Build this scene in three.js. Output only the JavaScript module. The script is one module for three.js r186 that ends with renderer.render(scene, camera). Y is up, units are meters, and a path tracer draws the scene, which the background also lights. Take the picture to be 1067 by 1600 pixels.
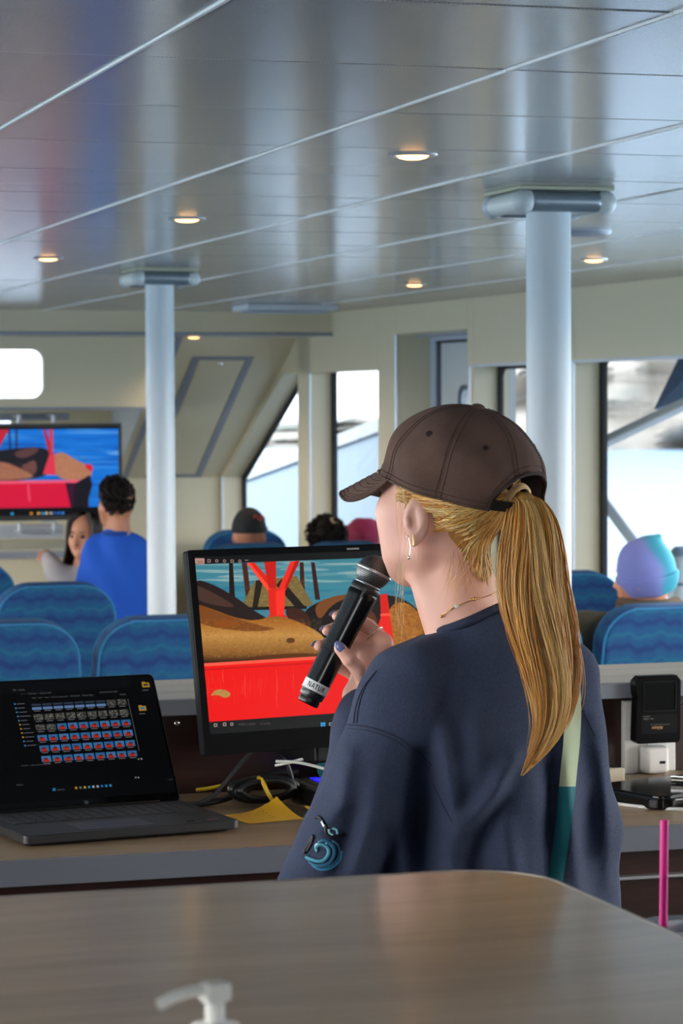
import * as THREE from 'three';
import { RoundedBoxGeometry } from 'three/addons/geometries/RoundedBoxGeometry.js';
import { mergeGeometries, mergeVertices } from 'three/addons/utils/BufferGeometryUtils.js';
import { RectAreaLightUniformsLib } from 'three/addons/lights/RectAreaLightUniformsLib.js';

// ---------------------------------------------------------------- camera, sky, exposure
const scene = new THREE.Scene();
const FPX = 4219.4, YAW = 0.300779, PITCH = -0.0380479, ROLL = -0.00436236;      // a long lens, 1600 px high frame
const camera = new THREE.PerspectiveCamera(2 * Math.atan(800 / FPX) * 180 / Math.PI, 1067 / 1600, 0.2, 3000);
camera.position.set(0, 1.6, 0);
camera.rotation.order = 'YXZ';
camera.rotation.set(PITCH, -YAW, ROLL);
camera.focus = 3.72;
camera.userData.fStop = 14;

const renderer = new THREE.WebGLRenderer({ antialias: true });
renderer.toneMapping = THREE.LinearToneMapping;
renderer.toneMappingExposure = 2.3;
renderer.shadowMap.enabled = true;
RectAreaLightUniformsLib.init();

// a bright hazy overcast sky, slightly blue overhead
{
  const W = 256, H = 128, d = new Float32Array(W * H * 4);
  for (let j = 0; j < H; j++) for (let i = 0; i < W; i++) {
    const el = ((j + 0.5) / H - 0.5) * Math.PI, az = (i + 0.5) / W * Math.PI * 2, y = Math.max(0, Math.sin(el));
    const cl = 0.5 + 0.25 * Math.sin(az * 3 + 9 * y + Math.sin(az * 5)) + 0.25 * Math.sin(az * 7 - 23 * y);
    const k = 7.5 * (0.94 + 0.12 * cl), b = 0.10 * y, o = (j * W + i) * 4;
    d[o] = k * (1.02 - b); d[o + 1] = k * (1.0 - b * 0.3); d[o + 2] = k * 0.97; d[o + 3] = 1;
  }
  const t = new THREE.DataTexture(d, W, H, THREE.RGBAFormat, THREE.FloatType);
  t.mapping = THREE.EquirectangularReflectionMapping; t.magFilter = THREE.LinearFilter; t.needsUpdate = true;
  scene.background = t; scene.environment = t;
}

// ---------------------------------------------------------------- helpers
let seed = 12345;
const rnd = () => { seed = (seed + 0x6d2b79f5) | 0; let t = Math.imul(seed ^ (seed >>> 15), 1 | seed); t = (t + Math.imul(t ^ (t >>> 7), 61 | t)) ^ t; return ((t ^ (t >>> 14)) >>> 0) / 4294967296; };
const rr = (a, b) => a + (b - a) * rnd();
const V = (x, y, z) => new THREE.Vector3(x, y, z);
const clamp = (x, a, b) => Math.min(b, Math.max(a, x));
const lerp = (a, b, t) => a + (b - a) * t;
const sstep = (a, b, x) => { const t = clamp((x - a) / (b - a), 0, 1); return t * t * (3 - 2 * t); };

// a spot in the room from its bearing in the photograph and its measured distance along the view axis
camera.updateMatrixWorld();
const cR = V(1, 0, 0).applyQuaternion(camera.quaternion), cU = V(0, 1, 0).applyQuaternion(camera.quaternion), cF = V(0, 0, -1).applyQuaternion(camera.quaternion);
const spot = (px, py, dist) => camera.position.clone().addScaledVector(cR, (px - 533.5) / FPX * dist).addScaledVector(cU, -(py - 800) / FPX * dist).addScaledVector(cF, dist);

const names = {};
const numbered = (n) => { names[n] = (names[n] ?? -1) + 1; return names[n] ? n + '_' + String(names[n]).padStart(3, '0') : n; };
function sh(o) { o.traverse((m) => { if (m.isMesh) { m.castShadow = true; m.receiveShadow = true; } }); return o; }
function thing(name, label, category, pos = [0, 0, 0], turn = 0, group) {
  const g = new THREE.Group(); g.name = numbered(name); g.position.set(...pos); g.rotation.y = turn;
  g.userData = { label, category }; if (group) g.userData.group = group;
  scene.add(g); return g;
}
function structure(name, label, category) { const g = new THREE.Group(); g.name = name; g.userData = { kind: 'structure', label, category }; scene.add(g); return g; }
function part(parent, name, geo, material, pos, label) {
  const m = new THREE.Mesh(Array.isArray(geo) ? merge(geo) : geo, material); m.name = name; m.castShadow = m.receiveShadow = true;
  if (pos) m.position.set(...pos);
  if (label) m.userData.label = label;
  parent.add(m); return m;
}
function merge(list) {
  const l = list.map((g) => { g = g.index ? g.toNonIndexed() : g; for (const k of Object.keys(g.attributes)) if (!['position', 'normal', 'uv'].includes(k)) g.deleteAttribute(k); if (!g.attributes.uv) g.setAttribute('uv', new THREE.BufferAttribute(new Float32Array(g.attributes.position.count * 2), 2)); return g; });
  return mergeGeometries(l);
}
const rbox = (w, h, d, r = 0.003, seg = 2) => new RoundedBoxGeometry(w, h, d, seg, Math.min(r, w / 2.01, h / 2.01, d / 2.01));
const boxAt = (x0, x1, y0, y1, z0, z1, r = 0.002) => uvBox(rbox(x1 - x0, y1 - y0, z1 - z0, r, 1).translate((x0 + x1) / 2, (y0 + y1) / 2, (z0 + z1) / 2));
// uv in metres from position and dominating normal direction
function uvBox(g, k = 1) {
  g = g.index ? g.toNonIndexed() : g; const p = g.attributes.position, n = g.attributes.normal, uv = new Float32Array(p.count * 2);
  for (let i = 0; i < p.count; i++) {
    const a = Math.abs(n.getX(i)), b = Math.abs(n.getY(i)), c = Math.abs(n.getZ(i)), x = p.getX(i), y = p.getY(i), z = p.getZ(i);
    const [u, v] = b >= a && b >= c ? [x, z] : a >= c ? [z, y] : [x, y];
    uv[i * 2] = u * k; uv[i * 2 + 1] = v * k;
  }
  g.setAttribute('uv', new THREE.BufferAttribute(uv, 2)); return g;
}
const tube = (pts, r, seg = 40, rad = 8, closed = false) => new THREE.TubeGeometry(new THREE.CatmullRomCurve3(pts, closed, 'centripetal'), seg, r, rad, closed);
const cyl = (r0, r1, h, n = 32) => new THREE.CylinderGeometry(r0, r1, h, n);
const lathe = (pts, n = 40) => new THREE.LatheGeometry(pts.map(([r, y]) => new THREE.Vector2(r, y)), n);
function roundRect(w, h, r, x = -w / 2, y = -h / 2) {
  const s = new THREE.Shape(); s.moveTo(x + r, y); s.lineTo(x + w - r, y); s.absarc(x + w - r, y + r, r, -Math.PI / 2, 0); s.lineTo(x + w, y + h - r); s.absarc(x + w - r, y + h - r, r, 0, Math.PI / 2);
  s.lineTo(x + r, y + h); s.absarc(x + r, y + h - r, r, Math.PI / 2, Math.PI); s.lineTo(x, y + r); s.absarc(x + r, y + r, r, Math.PI, Math.PI * 1.5); return s;
}
const extrude = (shape, depth, bevel = 0, curveSegments = 16, bs = 3) => new THREE.ExtrudeGeometry(shape, { depth, bevelEnabled: bevel > 0, bevelSize: bevel, bevelThickness: bevel, bevelSegments: bs, curveSegments });

// -------- textures
function canvas(w, h, draw) { const c = document.createElement('canvas'); c.width = w; c.height = h; draw(c.getContext('2d'), w, h); return c; }
function ctex(w, h, draw, srgb = true) { const t = new THREE.CanvasTexture(canvas(w, h, draw)); if (srgb) t.colorSpace = THREE.SRGBColorSpace; t.wrapS = t.wrapT = THREE.RepeatWrapping; t.magFilter = THREE.LinearFilter; return t; }
const ctexClamp = (w, h, draw) => { const t = ctex(w, h, draw); t.wrapS = t.wrapT = THREE.ClampToEdgeWrapping; return t; };
function hash2(x, y) { let h = Math.imul(x | 0, 374761393) + Math.imul(y | 0, 668265263); h = Math.imul(h ^ (h >>> 13), 1274126177); return ((h ^ (h >>> 16)) >>> 0) / 4294967296; }
function vnoise(x, y, px = 1e9, py = 1e9) {
  const ix = Math.floor(x), iy = Math.floor(y), fx = x - ix, fy = y - iy, u = fx * fx * (3 - 2 * fx), v = fy * fy * (3 - 2 * fy), m = (a, n) => ((a % n) + n) % n;
  const h = (a, b) => hash2(m(a, px), m(b, py));
  return lerp(lerp(h(ix, iy), h(ix + 1, iy), u), lerp(h(ix, iy + 1), h(ix + 1, iy + 1), u), v);
}
function dtex(w, h, fn, srgb = true, rep) {
  const d = new Uint8Array(w * h * 4);
  for (let j = 0; j < h; j++) for (let i = 0; i < w; i++) { const c = fn(i / w, j / h, i, j), o = (j * w + i) * 4; d[o] = clamp(c[0], 0, 255); d[o + 1] = clamp(c[1], 0, 255); d[o + 2] = clamp(c[2], 0, 255); d[o + 3] = 255; }
  const t = new THREE.DataTexture(d, w, h); t.wrapS = t.wrapT = THREE.RepeatWrapping; t.magFilter = THREE.LinearFilter; t.minFilter = THREE.LinearMipmapLinearFilter; if (srgb) t.colorSpace = THREE.SRGBColorSpace;
  if (rep) t.repeat.set(rep[0], rep[1]); t.needsUpdate = true; return t;
}
const std = (color, roughness = 0.6, o = {}) => new THREE.MeshStandardMaterial({ color, roughness, ...o });
const phy = (color, roughness = 0.6, o = {}) => new THREE.MeshPhysicalMaterial({ color, roughness, ...o });
// wood-print laminate, grain along u; one tile is 0.8 m by 0.4 m
const woodTex = (r, g, b, amp) => dtex(512, 256, (u, v) => {
  const w = v + 0.012 * Math.sin(u * 6.283 * 2) + 0.01 * vnoise(u * 6, v * 4, 6, 4);
  const a = vnoise(u * 8, w * 64, 8, 64) * 0.5 + vnoise(u * 24, w * 128, 24, 128) * 0.3 + vnoise(u * 4, w * 16, 4, 16) * 0.6 - 0.7;
  const k = 1 + a * amp; return [r * k, g * k, b * k];
}, true, [1 / 0.8, 1 / 0.4]);
const grain = (n, cells, amp = 255) => dtex(n, n, (u, v) => { const a = vnoise(u * cells, v * cells, cells, cells) * 0.6 + vnoise(u * cells * 2.7 | 0, v * cells * 2.7 | 0) * 0.4; const k = a * amp; return [k, k, k]; }, false);

const M = {
  cream: std('#d6ccb0', 0.42, {}),
  ceilRim: std('#e4e4e2', 0.45),
  alu: std('#c9d2db', 0.32, { metalness: 0.35 }),
  greyTrim: std('#8d93a0', 0.4),
  seal: std('#0c0e12', 0.6),
  chrome: std('#e6e6e8', 0.14, { metalness: 1 }),
  whiteGloss: phy('#d9dde0', 0.25, { clearcoat: 0.5, clearcoatRoughness: 0.15 }),
  black: phy('#0b0b0c', 0.45, { specularIntensity: 0.4 }), blackGloss: phy('#060607', 0.12, { specularIntensity: 0.8 }),
  blackRubber: std('#0d0d0e', 0.55),
  whitePlastic: std('#e3e1dc', 0.35),
  glass: phy('#70757b', 0.0, { transmission: 1, thickness: 0, ior: 1.12 }),
  clearGlass: phy('#ffffff', 0.0, { transmission: 1, thickness: 0, ior: 1.45 }),
};
// ---------------------------------------------------------------- the cabin
const CEIL = 2.11, XL = -2.6, ZB = 3.4, ZBEAM = -13.6;
const wallO = V(4.40, 0, -9.5), wallT = V(-0.22, 0, -4).normalize(), wallN = V(-wallT.z, 0, wallT.x);   // starboard wall: along, outward
const wallM = new THREE.Matrix4().makeBasis(wallT, V(0, 1, 0), wallN).setPosition(wallO);            // local (u, y, w)
const onWall = (g) => g.applyMatrix4(wallM);
const flipFix = (g) => g;                                                                           // basis is right-handed
// floor
{
  const carpet = dtex(256, 256, (u, v) => { const a = vnoise(u * 64, v * 64, 64, 64) * 0.5 + hash2(u * 256, v * 256) * 0.5; return [40 + a * 26, 46 + a * 26, 58 + a * 30]; }, true, [2, 2]);
  const f = structure('floor', 'dark blue grey carpet of the cabin', 'floor');
  part(f, 'carpet', uvBox(new THREE.BoxGeometry(8.4, 0.1, 20.5)), std('#ffffff', 0.95, { map: carpet }), [1.2, -0.05, -6.4]);
}
// ceiling of square perforated metal panels with light battens
{
  const perf = dtex(64, 64, (u, v) => { let k = 255; for (const [cx, cy] of [[0.25, 0.25], [0.75, 0.75]]) if (Math.hypot(u - cx, v - cy) < 0.13) k = 150; return [k, k, k]; }, true, [160, 160]);
  const mat = [0, 1, 2].map((i) => phy(['#a2a09e', '#a4a2a0', '#a09d9b'][i], 0.175, { map: perf, specularIntensity: 0.9 }));
  const c = structure('ceiling', 'grey satin panel ceiling with light battens', 'ceiling');
  const panel = uvBox(rbox(0.580, 0.02, 0.600, 0.003, 1));
  const bx = (k) => 0.866 + 0.588 * k, jz = (k) => -3.83 - 0.606 * k;
  for (let i = -3; i < 6; i++) for (let j = -5; j < 17; j++) {
    const z0 = Math.max(jz(j + 1), ZBEAM + 0.01);
    const m = part(c, 'ceiling_panel', panel, mat[(i * 7 + j * 5 + 90) % 3], [bx(i) + 0.294, CEIL + 0.01, (jz(j) + z0) / 2]);
    m.scale.z = (jz(j) - z0 - 0.006) / 0.600;
    m.rotation.set(rr(-0.0016, 0.0016), 0, rr(-0.0022, 0.0022));
    if (i > -3) { const b = part(c, 'batten', uvBox(rbox(0.0062, 0.007, jz(j) - z0 - 0.003, 0.001, 1)), M.ceilRim, [bx(i), CEIL, (jz(j) + z0) / 2]); b.position.x += rr(-0.0004, 0.0004); }
  }
  // plain panels overhead and to port, out of the picture
  part(c, 'ceiling_panel', boxAt(XL - 0.1, bx(-3) - 0.01, CEIL, CEIL + 0.02, -13.6, ZB), mat[0]);
  part(c, 'ceiling_panel', boxAt(bx(-3), 5.2, CEIL, CEIL + 0.02, jz(-5) + 0.01, ZB), mat[0]);
  part(c, 'deckhead', boxAt(XL - 0.2, 5.4, CEIL + 0.03, CEIL + 0.1, -16, ZB + 0.1), std('#55585c', 0.8));
}
// ceiling beam across the cabin
{
  const b = structure('trim_1', 'cream boxed beam across the ceiling with grey lower edge', 'beam');
  part(b, 'beam_face', boxAt(XL, 4.203, 2.002, CEIL + 0.005, ZBEAM - 0.012, ZBEAM), M.cream);
  part(b, 'edge_strip', boxAt(XL, 4.203, 1.985, 2.002, ZBEAM - 0.014, ZBEAM + 0.006), M.greyTrim);
  part(b, 'underside', boxAt(XL, 4.19, 1.99, 2.0, -14.17, ZBEAM - 0.014), phy('#c9c9c0', 0.2, {}));
}
// sloped front with hatch, knee wall, recess with the television
{
  const f = structure('wall_front', 'cream front bulkhead with raked hatch panel and television recess', 'wall');
  const SL = 1.747, zs = (y) => -14.153 - (1.99 - y) * SL;
  const ang = Math.atan2(1, SL);
  const slopeQuad = (x0, x1, y0, y1, lift, th) => {                        // a slab lying in the raked plane
    const dy = y1 - y0, len = dy * Math.hypot(1, SL), g = uvBox(rbox(x1 - x0, len, th, Math.min(0.002, th / 3), 1));
    g.rotateX(Math.PI / 2 - ang); const n = V(0, -SL, 1).normalize(); const ym = (y0 + y1) / 2;
    return g.translate((x0 + x1) / 2 + n.x * lift, ym + n.y * (lift - th / 2), zs(ym) + n.z * (lift - th / 2));
  };
  part(f, 'raked_panel', slopeQuad(3.43, 4.2, 1.195, 2.0, 0, 0.03), M.cream);
  part(f, 'edge_trim', slopeQuad(3.465, 3.50, 1.195, 2.0, 0.008, 0.012), M.greyTrim);
  // hatch: inner leaf and four grey frame strips
  part(f, 'hatch_leaf', slopeQuad(3.645, 3.90, 1.225, 1.872, 0.004, 0.008), M.cream);
  const strip = (x0, x1, y0, y1) => part(f, 'hatch_frame', slopeQuad(x0, x1, y0, y1, 0.006, 0.01), M.greyTrim);
  strip(3.60, 3.64, 1.207, 1.891); strip(3.905, 3.945, 1.207, 1.891); strip(3.64, 3.905, 1.876, 1.891); strip(3.64, 3.905, 1.207, 1.221);
  part(f, 'hatch_knob', lathe([[0, 0.02], [0.012, 0.018], [0.016, 0.006], [0.016, 0]]).rotateX(Math.PI / 2).translate(3.765, 1.855, zs(1.855) + 0.01), M.chrome);
  part(f, 'knee_wall', boxAt(XL, 4.15, 0, 1.2, -15.6, -15.53), M.cream);
  // upper bulkhead with the round-cornered window
  const s = new THREE.Shape(); s.moveTo(XL, 1.615); s.lineTo(3.435, 1.615); s.lineTo(3.44, 2.0); s.lineTo(XL, 2.0); s.lineTo(XL, 1.615);
  for (const x of [-1.65, -0.35, 0.95, 2.2]) s.holes.push(roundRect(0.54 * (x > 2 ? 1 : 1.8), 0.257, 0.06, x, 1.666));
  part(f, 'upper_panel', uvBox(extrude(s, 0.05).translate(0, 0, -14.2)), M.cream);
  part(f, 'panel_edge', boxAt(XL, 3.437, 1.602, 1.618, -14.22, -14.142), M.greyTrim);
  part(f, 'recess_soffit', boxAt(XL, 3.43, 1.615, 1.63, -15.6, -14.2), M.cream);
  part(f, 'recess_back', boxAt(2.82, 3.5, 0.8, 1.63, -15.6, -15.56), M.cream);
  part(f, 'recess_back', boxAt(XL, 2.2, 0.8, 1.63, -15.6, -15.56), M.cream);
  part(f, 'recess_back', boxAt(2.2, 2.82, 1.56, 1.63, -15.6, -15.56), M.cream);
  part(f, 'recess_back', boxAt(2.2, 2.82, 0.8, 0.90, -15.6, -15.56), M.cream);
  // side cheek of the recess: the triangle between raked panel and recess back
  const c = new THREE.Shape(); c.moveTo(15.56, 1.2); c.lineTo(15.56, 1.62); c.lineTo(14.8, 1.62); c.lineTo(-zs(1.21), 1.21);
  part(f, 'recess_cheek', uvBox(extrude(c, 0.012).rotateY(Math.PI / 2).translate(3.42, 0, 0)), std('#c3cad2', 0.35));
  { const q = new THREE.Shape(); q.moveTo(14.18, 1.6); q.lineTo(14.83, 1.6); q.lineTo(14.15, 1.99); q.lineTo(14.15, 2.0); q.lineTo(14.18, 2.0); part(f, 'panel_return', uvBox(extrude(q, 0.012).rotateY(Math.PI / 2).translate(3.428, 0, 0)), M.cream); }
  part(f, 'shelf_slab', boxAt(XL, 2.97, 1.545, 1.585, -14.66, -14.6), M.greyTrim);
  part(f, 'shelf_slab', boxAt(XL, 2.93, 0.90, 0.972, -14.75, -14.6), std('#b6bcc6', 0.35));
  part(f, 'dash_top', boxAt(XL, 3.5, 0.83, 0.85, -15.55, -14.5), std('#b9b5a6', 0.3));
  part(f, 'dash_edge', boxAt(XL, 3.5, 0.80, 0.835, -14.5, -14.46), M.greyTrim);
  part(f, 'dash_front', boxAt(XL, 3.5, 0, 0.80, -14.56, -14.5), M.cream);
  sh(f);
  const w = structure('window_5', 'round-cornered front window above the television', 'window');
  part(w, 'glass', new THREE.PlaneGeometry(5.6, 0.3).translate(0.4, 1.79, -14.19), M.glass);
  const w6 = structure('window_6', 'front window behind the television', 'window');
  part(w6, 'glass', new THREE.PlaneGeometry(0.62, 0.66).translate(2.51, 1.23, -15.58), M.glass);
}
// starboard wall in panels with windows and a door
{
  const wl = structure('wall_right', 'cream panelled starboard wall with deep window reveals', 'wall');
  const D = 0.125, g = 0.0015;
  const P = (u0, u1, y0, y1) => part(wl, 'wall_panel', onWall(boxAt(u0 + g, u1 - g, y0, y1, 0, D, 0.001)), M.cream);
  const YH = 1.797, YS = 0.82;
  // headers
  P(-0.2, 1.148, YH, 2.12); P(1.148, 2.226, YH, 2.12); P(2.226, 2.302, 0, 2.12); P(2.302, 3.197, 1.968, 2.12); P(3.197, 3.45, 0, 2.12); P(3.45, 4.456, YH, 2.12);
  P(4.456, 4.663, 0, 2.12); P(1.148, 1.36, 0, YH);
  // sills
  P(-0.2, 1.148, 0, YS); P(1.36, 2.226, 0, YS); P(3.45, 4.456, 0, YS); P(4.663, 6.1, 0, YS);
  { const s = new THREE.Shape(); s.moveTo(4.665, YH); s.lineTo(4.90, YH); s.lineTo(4.93, 1.835); s.lineTo(4.60, 2.03); s.lineTo(4.60, 2.12); s.lineTo(4.47, 2.12); s.lineTo(4.47, YH); part(wl, 'wall_panel', onWall(uvBox(extrude(s, D))), M.cream); }
  { const s = new THREE.Shape(); s.moveTo(4.90, 1.797); s.lineTo(6.0, 1.2); s.lineTo(6.0, YS); s.lineTo(6.1, YS); s.lineTo(6.1, 1.20); s.lineTo(4.93, 1.84); part(wl, 'wall_panel', onWall(uvBox(extrude(s, D))), M.cream); }
  // aft continuation, straight, with windows outside the picture
  const x0 = 4.41;
  const Q = (z0, z1, y0, y1) => part(wl, 'wall_panel', boxAt(x0, x0 + D, y0, y1, z0, z1, 0.001), M.cream);
  Q(-9.35, ZB, YH, 2.12); Q(-9.35, ZB, 0, YS);
  for (let k = 0; k < 6; k++) Q(-9.35 + k * 1.36, -9.15 + k * 1.36, YS, YH);
  Q(-1.19, ZB, YS, YH);
  // aluminium edge strips at the far jambs and dark rubber seals round each pane
  const edges = structure('trim_2', 'aluminium edge strips of the starboard window reveals', 'trim');
  const E = (u, y0, y1) => part(edges, 'edge_strip', onWall(rbox(0.03, y1 - y0, 0.012, 0.005).translate(u + 0.012, (y0 + y1) / 2, 0.0)), M.alu);
  E(1.148, YS, YH); E(2.262, YS, YH); E(3.197, 0, 1.968); E(4.456, YS, YH); E(6.0, YS, 1.2);
  part(edges, 'edge_strip', onWall(boxAt(-0.2, 2.25, YH - 0.006, YH + 0.008, -0.004, 0.01)), M.alu);
  const win = (n, label, shape, inner) => {
    const w = structure('window_' + n, label, 'window');
    shape.holes.push(inner);
    part(w, 'rubber_seal', onWall(extrude(shape, 0.02).translate(0, 0, 0.118)), M.seal);
    part(w, 'glass', onWall(new THREE.ShapeGeometry(inner).translate(0, 0, 0.131)), M.glass);
  };
  const rect = (u0, u1, y0, y1) => { const s = new THREE.Shape(); s.moveTo(u0, y0); s.lineTo(u1, y0); s.lineTo(u1, y1); s.lineTo(u0, y1); s.lineTo(u0, y0); return s; };
  win(1, 'large starboard window beside the beanie passenger', rect(-0.25, 1.16, YS - 0.02, YH + 0.015), roundRect(1.32, 0.975, 0.03, -0.21, 0.825));
  win(2, 'starboard window partly hidden by the near column', rect(1.34, 2.24, YS - 0.02, YH + 0.015), roundRect(0.84, 0.95, 0.04, 1.36, 0.83));
  win(3, 'tall bright window forward of the cabin door', rect(3.43, 4.47, YS - 0.02, YH + 0.02), roundRect(0.985, 0.985, 0.03, 3.43, 0.82));
  {
    const o = new THREE.Shape(); o.moveTo(4.65, YS - 0.02); o.lineTo(6.02, YS - 0.02); o.lineTo(6.02, 1.21); o.lineTo(4.92, 1.81); o.lineTo(4.65, 1.81); o.lineTo(4.65, YS - 0.02);
    const i = new THREE.Shape(); i.moveTo(4.66, YS); i.lineTo(5.97, YS); i.lineTo(5.97, 1.185); i.lineTo(4.88, 1.785); i.lineTo(4.66, 1.785); i.lineTo(4.66, YS);
    win(4, 'slant-topped forward side window', o, i);
  }
  // aft side windows (outside the picture)
  const wa = structure('window_7', 'row of starboard windows further aft', 'window');
  part(wa, 'glass', new THREE.PlaneGeometry(8.1, 1).rotateY(-Math.PI / 2).translate(x0 + 0.1, 1.3, -5.25), M.clearGlass);
  // door in its recess
  const d = structure('door_1', 'grey cabin door with a small window in a recess', 'door');
  const grey = std('#c6cacc', 0.4), blue = std('#b2bdcc', 0.38);
  const B = (name, u0, u1, y0, y1, w0, w1, m) => part(d, name, onWall(boxAt(u0, u1, y0, y1, w0, w1, 0.002)), m);
  B('jamb', 3.197, 3.24, 0, 1.97, 0.02, 0.20, M.cream); B('jamb', 2.28, 2.302, 0, 1.97, 0.125, 0.2, M.cream);
  B('header', 2.29, 3.24, 1.955, 1.99, 0.1, 0.24, std('#9aa0aa', 0.4));
  B('frame', 3.13, 3.235, 0, 1.955, 0.18, 0.24, blue); B('frame', 2.29, 3.14, 1.935, 1.955, 0.18, 0.24, blue); B('seal', 2.29, 3.14, 1.923, 1.935, 0.185, 0.24, M.seal); B('seal', 3.115, 3.13, 0, 1.93, 0.185, 0.24, std('#565c66', 0.5));
  const s = rect(2.29, 3.115, 0, 1.923), hole = roundRect(0.46, 0.6, 0.05, 2.41, 1.1); s.holes.push(hole);
  part(d, 'leaf', onWall(uvBox(extrude(s, 0.035).translate(0, 0, 0.205))), grey);
  const ring = roundRect(0.49, 0.63, 0.06, 2.395, 1.085); ring.holes.push(roundRect(0.45, 0.59, 0.045, 2.415, 1.105)); part(d, 'window_seal', onWall(extrude(ring, 0.012).translate(0, 0, 0.197)), std('#4b545e', 0.5));
  part(d, 'window_pane', onWall(new THREE.ShapeGeometry(hole).translate(0, 0, 0.22)), M.glass);
}
// port wall and aft wall (not in the picture) with their windows
{
  const w = structure('wall_left', 'cream port wall with a row of windows', 'wall');
  part(w, 'wall_panel', boxAt(XL - 0.12, XL, 0, 0.82, -15.6, ZB), M.cream); part(w, 'wall_panel', boxAt(XL - 0.12, XL, 1.85, 2.12, -15.6, ZB), M.cream);
  for (let k = 0; k < 10; k++) part(w, 'wall_panel', boxAt(XL - 0.12, XL, 0.82, 1.85, -15.6 + k * 1.48, -15.4 + k * 1.48), M.cream);
  part(w, 'wall_panel', boxAt(XL - 0.12, XL, 0.82, 1.85, -0.82, ZB), M.cream);
  const g = structure('window_8', 'row of port windows', 'window');
  part(g, 'glass', new THREE.PlaneGeometry(14.7, 1.05).rotateY(Math.PI / 2).translate(XL - 0.06, 1.33, -8.2), M.clearGlass);
  const b = structure('wall_back', 'brown panelled aft wall with an open doorway', 'wall');
  const bw = std('#6a5a50', 0.5); part(b, 'wall_panel', boxAt(XL, -1.3, 0, 2.12, ZB, ZB + 0.1), bw); part(b, 'wall_panel', boxAt(-0.2, 4.6, 0, 2.12, ZB, ZB + 0.1), bw); part(b, 'wall_panel', boxAt(-1.3, -0.2, 1.95, 2.12, ZB, ZB + 0.1), bw);
}
// recessed downlights
{
  const glow = new THREE.MeshStandardMaterial({ color: '#c9a878', emissive: new THREE.Color(1, 0.52, 0.19), emissiveIntensity: 2.2 });
  const where = { '1.75,-5.15': 'nearest ceiling downlight, above the cap', '1.75,-7.02': 'ceiling downlight between the two columns, second from the viewer', '1.75,-8.94': 'far left ceiling downlight', '3.58,-8.61': 'ceiling downlight right of the near column', '3.57,-10.49': 'ceiling downlight left of the near column, far away', '3.6,-13.1': 'ceiling downlight beside the air vent', '3.522,-14': 'downlight under the beam by the raked hatch' };
  for (const [x, z, seen] of [[1.75, -5.15, 1], [1.75, -7.02, 1], [1.75, -8.94, 1], [3.58, -8.61, 1], [3.57, -10.49, 1], [3.6, -13.1, 1], [3.522, -14.0, 1]]) {
    const y = z < ZBEAM ? 1.99 : CEIL;
    const t = thing('ceiling_downlight', where[x + ',' + z], 'downlight', [x, y, z], 0, 'recessed ceiling downlights');
    part(t, 'bezel', lathe([[0.032, 0.004], [0.034, -0.003], [0.043, -0.005], [0.05, -0.002], [0.051, 0.004]]), std('#c7ccd0', 0.3, { metalness: 0.5 }));
    part(t, 'lamp', lathe([[0, -0.011], [0.016, -0.0105], [0.027, -0.008], [0.033, -0.003], [0.033, 0.004]]), glow);
    const l = new THREE.SpotLight(new THREE.Color(1, 0.76, 0.5), 0.55, 0, 1.1, 0.6, 2); l.position.set(0, -0.014, 0); l.target.position.set(0, -2, 0); l.castShadow = true; l.shadow.radius = 1.5; l.name = 'lamp_light';
    t.add(l); t.add(l.target); l.target.name = 'lamp_target';
  }
}
// columns
{
  const shaftMat = phy('#bcc4ca', 0.32, { specularIntensity: 0.6 }), capMat = std('#aab4bb', 0.35, { metalness: 0.3 });
  for (const [x, z, label] of [[2.345, -5.915, 'white round support column behind the woman in the cap'], [2.297, -9.635, 'white round support column beside the boy in blue']]) {
    const t = thing('support_column', label, 'column', [x, 0, z], 0, 'white support columns');
    part(t, 'shaft', cyl(0.0525, 0.0525, CEIL - 0.055, 48).translate(0, (CEIL - 0.055) / 2 + 0.004, 0), shaftMat);
    part(t, 'foot_flange', lathe([[0.0535, 0.004], [0.09, 0.004], [0.09, 0.012], [0.0535, 0.02]]), capMat);
    // cap: a square collar of half-round rails with rounded corner pieces
    const h = 0.1, r = 0.024;
    for (const s of [-1, 1]) {
      part(t, 'cap_rail', new THREE.CapsuleGeometry(r, 2 * h - 0.05, 6, 16).rotateZ(Math.PI / 2).translate(0, CEIL - 0.034, s * h), std('#7f8b96', 0.3, { metalness: 0.5 }));
      part(t, 'cap_rail', new THREE.CapsuleGeometry(r, 2 * h - 0.05, 6, 16).rotateX(Math.PI / 2).translate(s * h, CEIL - 0.034, 0), std('#c9cfcd', 0.4));
      for (const q of [-1, 1]) part(t, 'cap_corner', new THREE.SphereGeometry(r + 0.004, 20, 14).scale(1, 1, 1).translate(s * h, CEIL - 0.034, q * h), std('#b4bcbf', 0.4));
    }
    part(t, 'cap_plate', rbox(0.2, 0.045, 0.2, 0.004).translate(0, CEIL - 0.03, 0), capMat);
    part(t, 'top_gasket', rbox(0.236, 0.008, 0.236, 0.002).translate(0, CEIL - 0.004, 0), std('#a9ab96', 0.6));
  }
}
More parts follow.
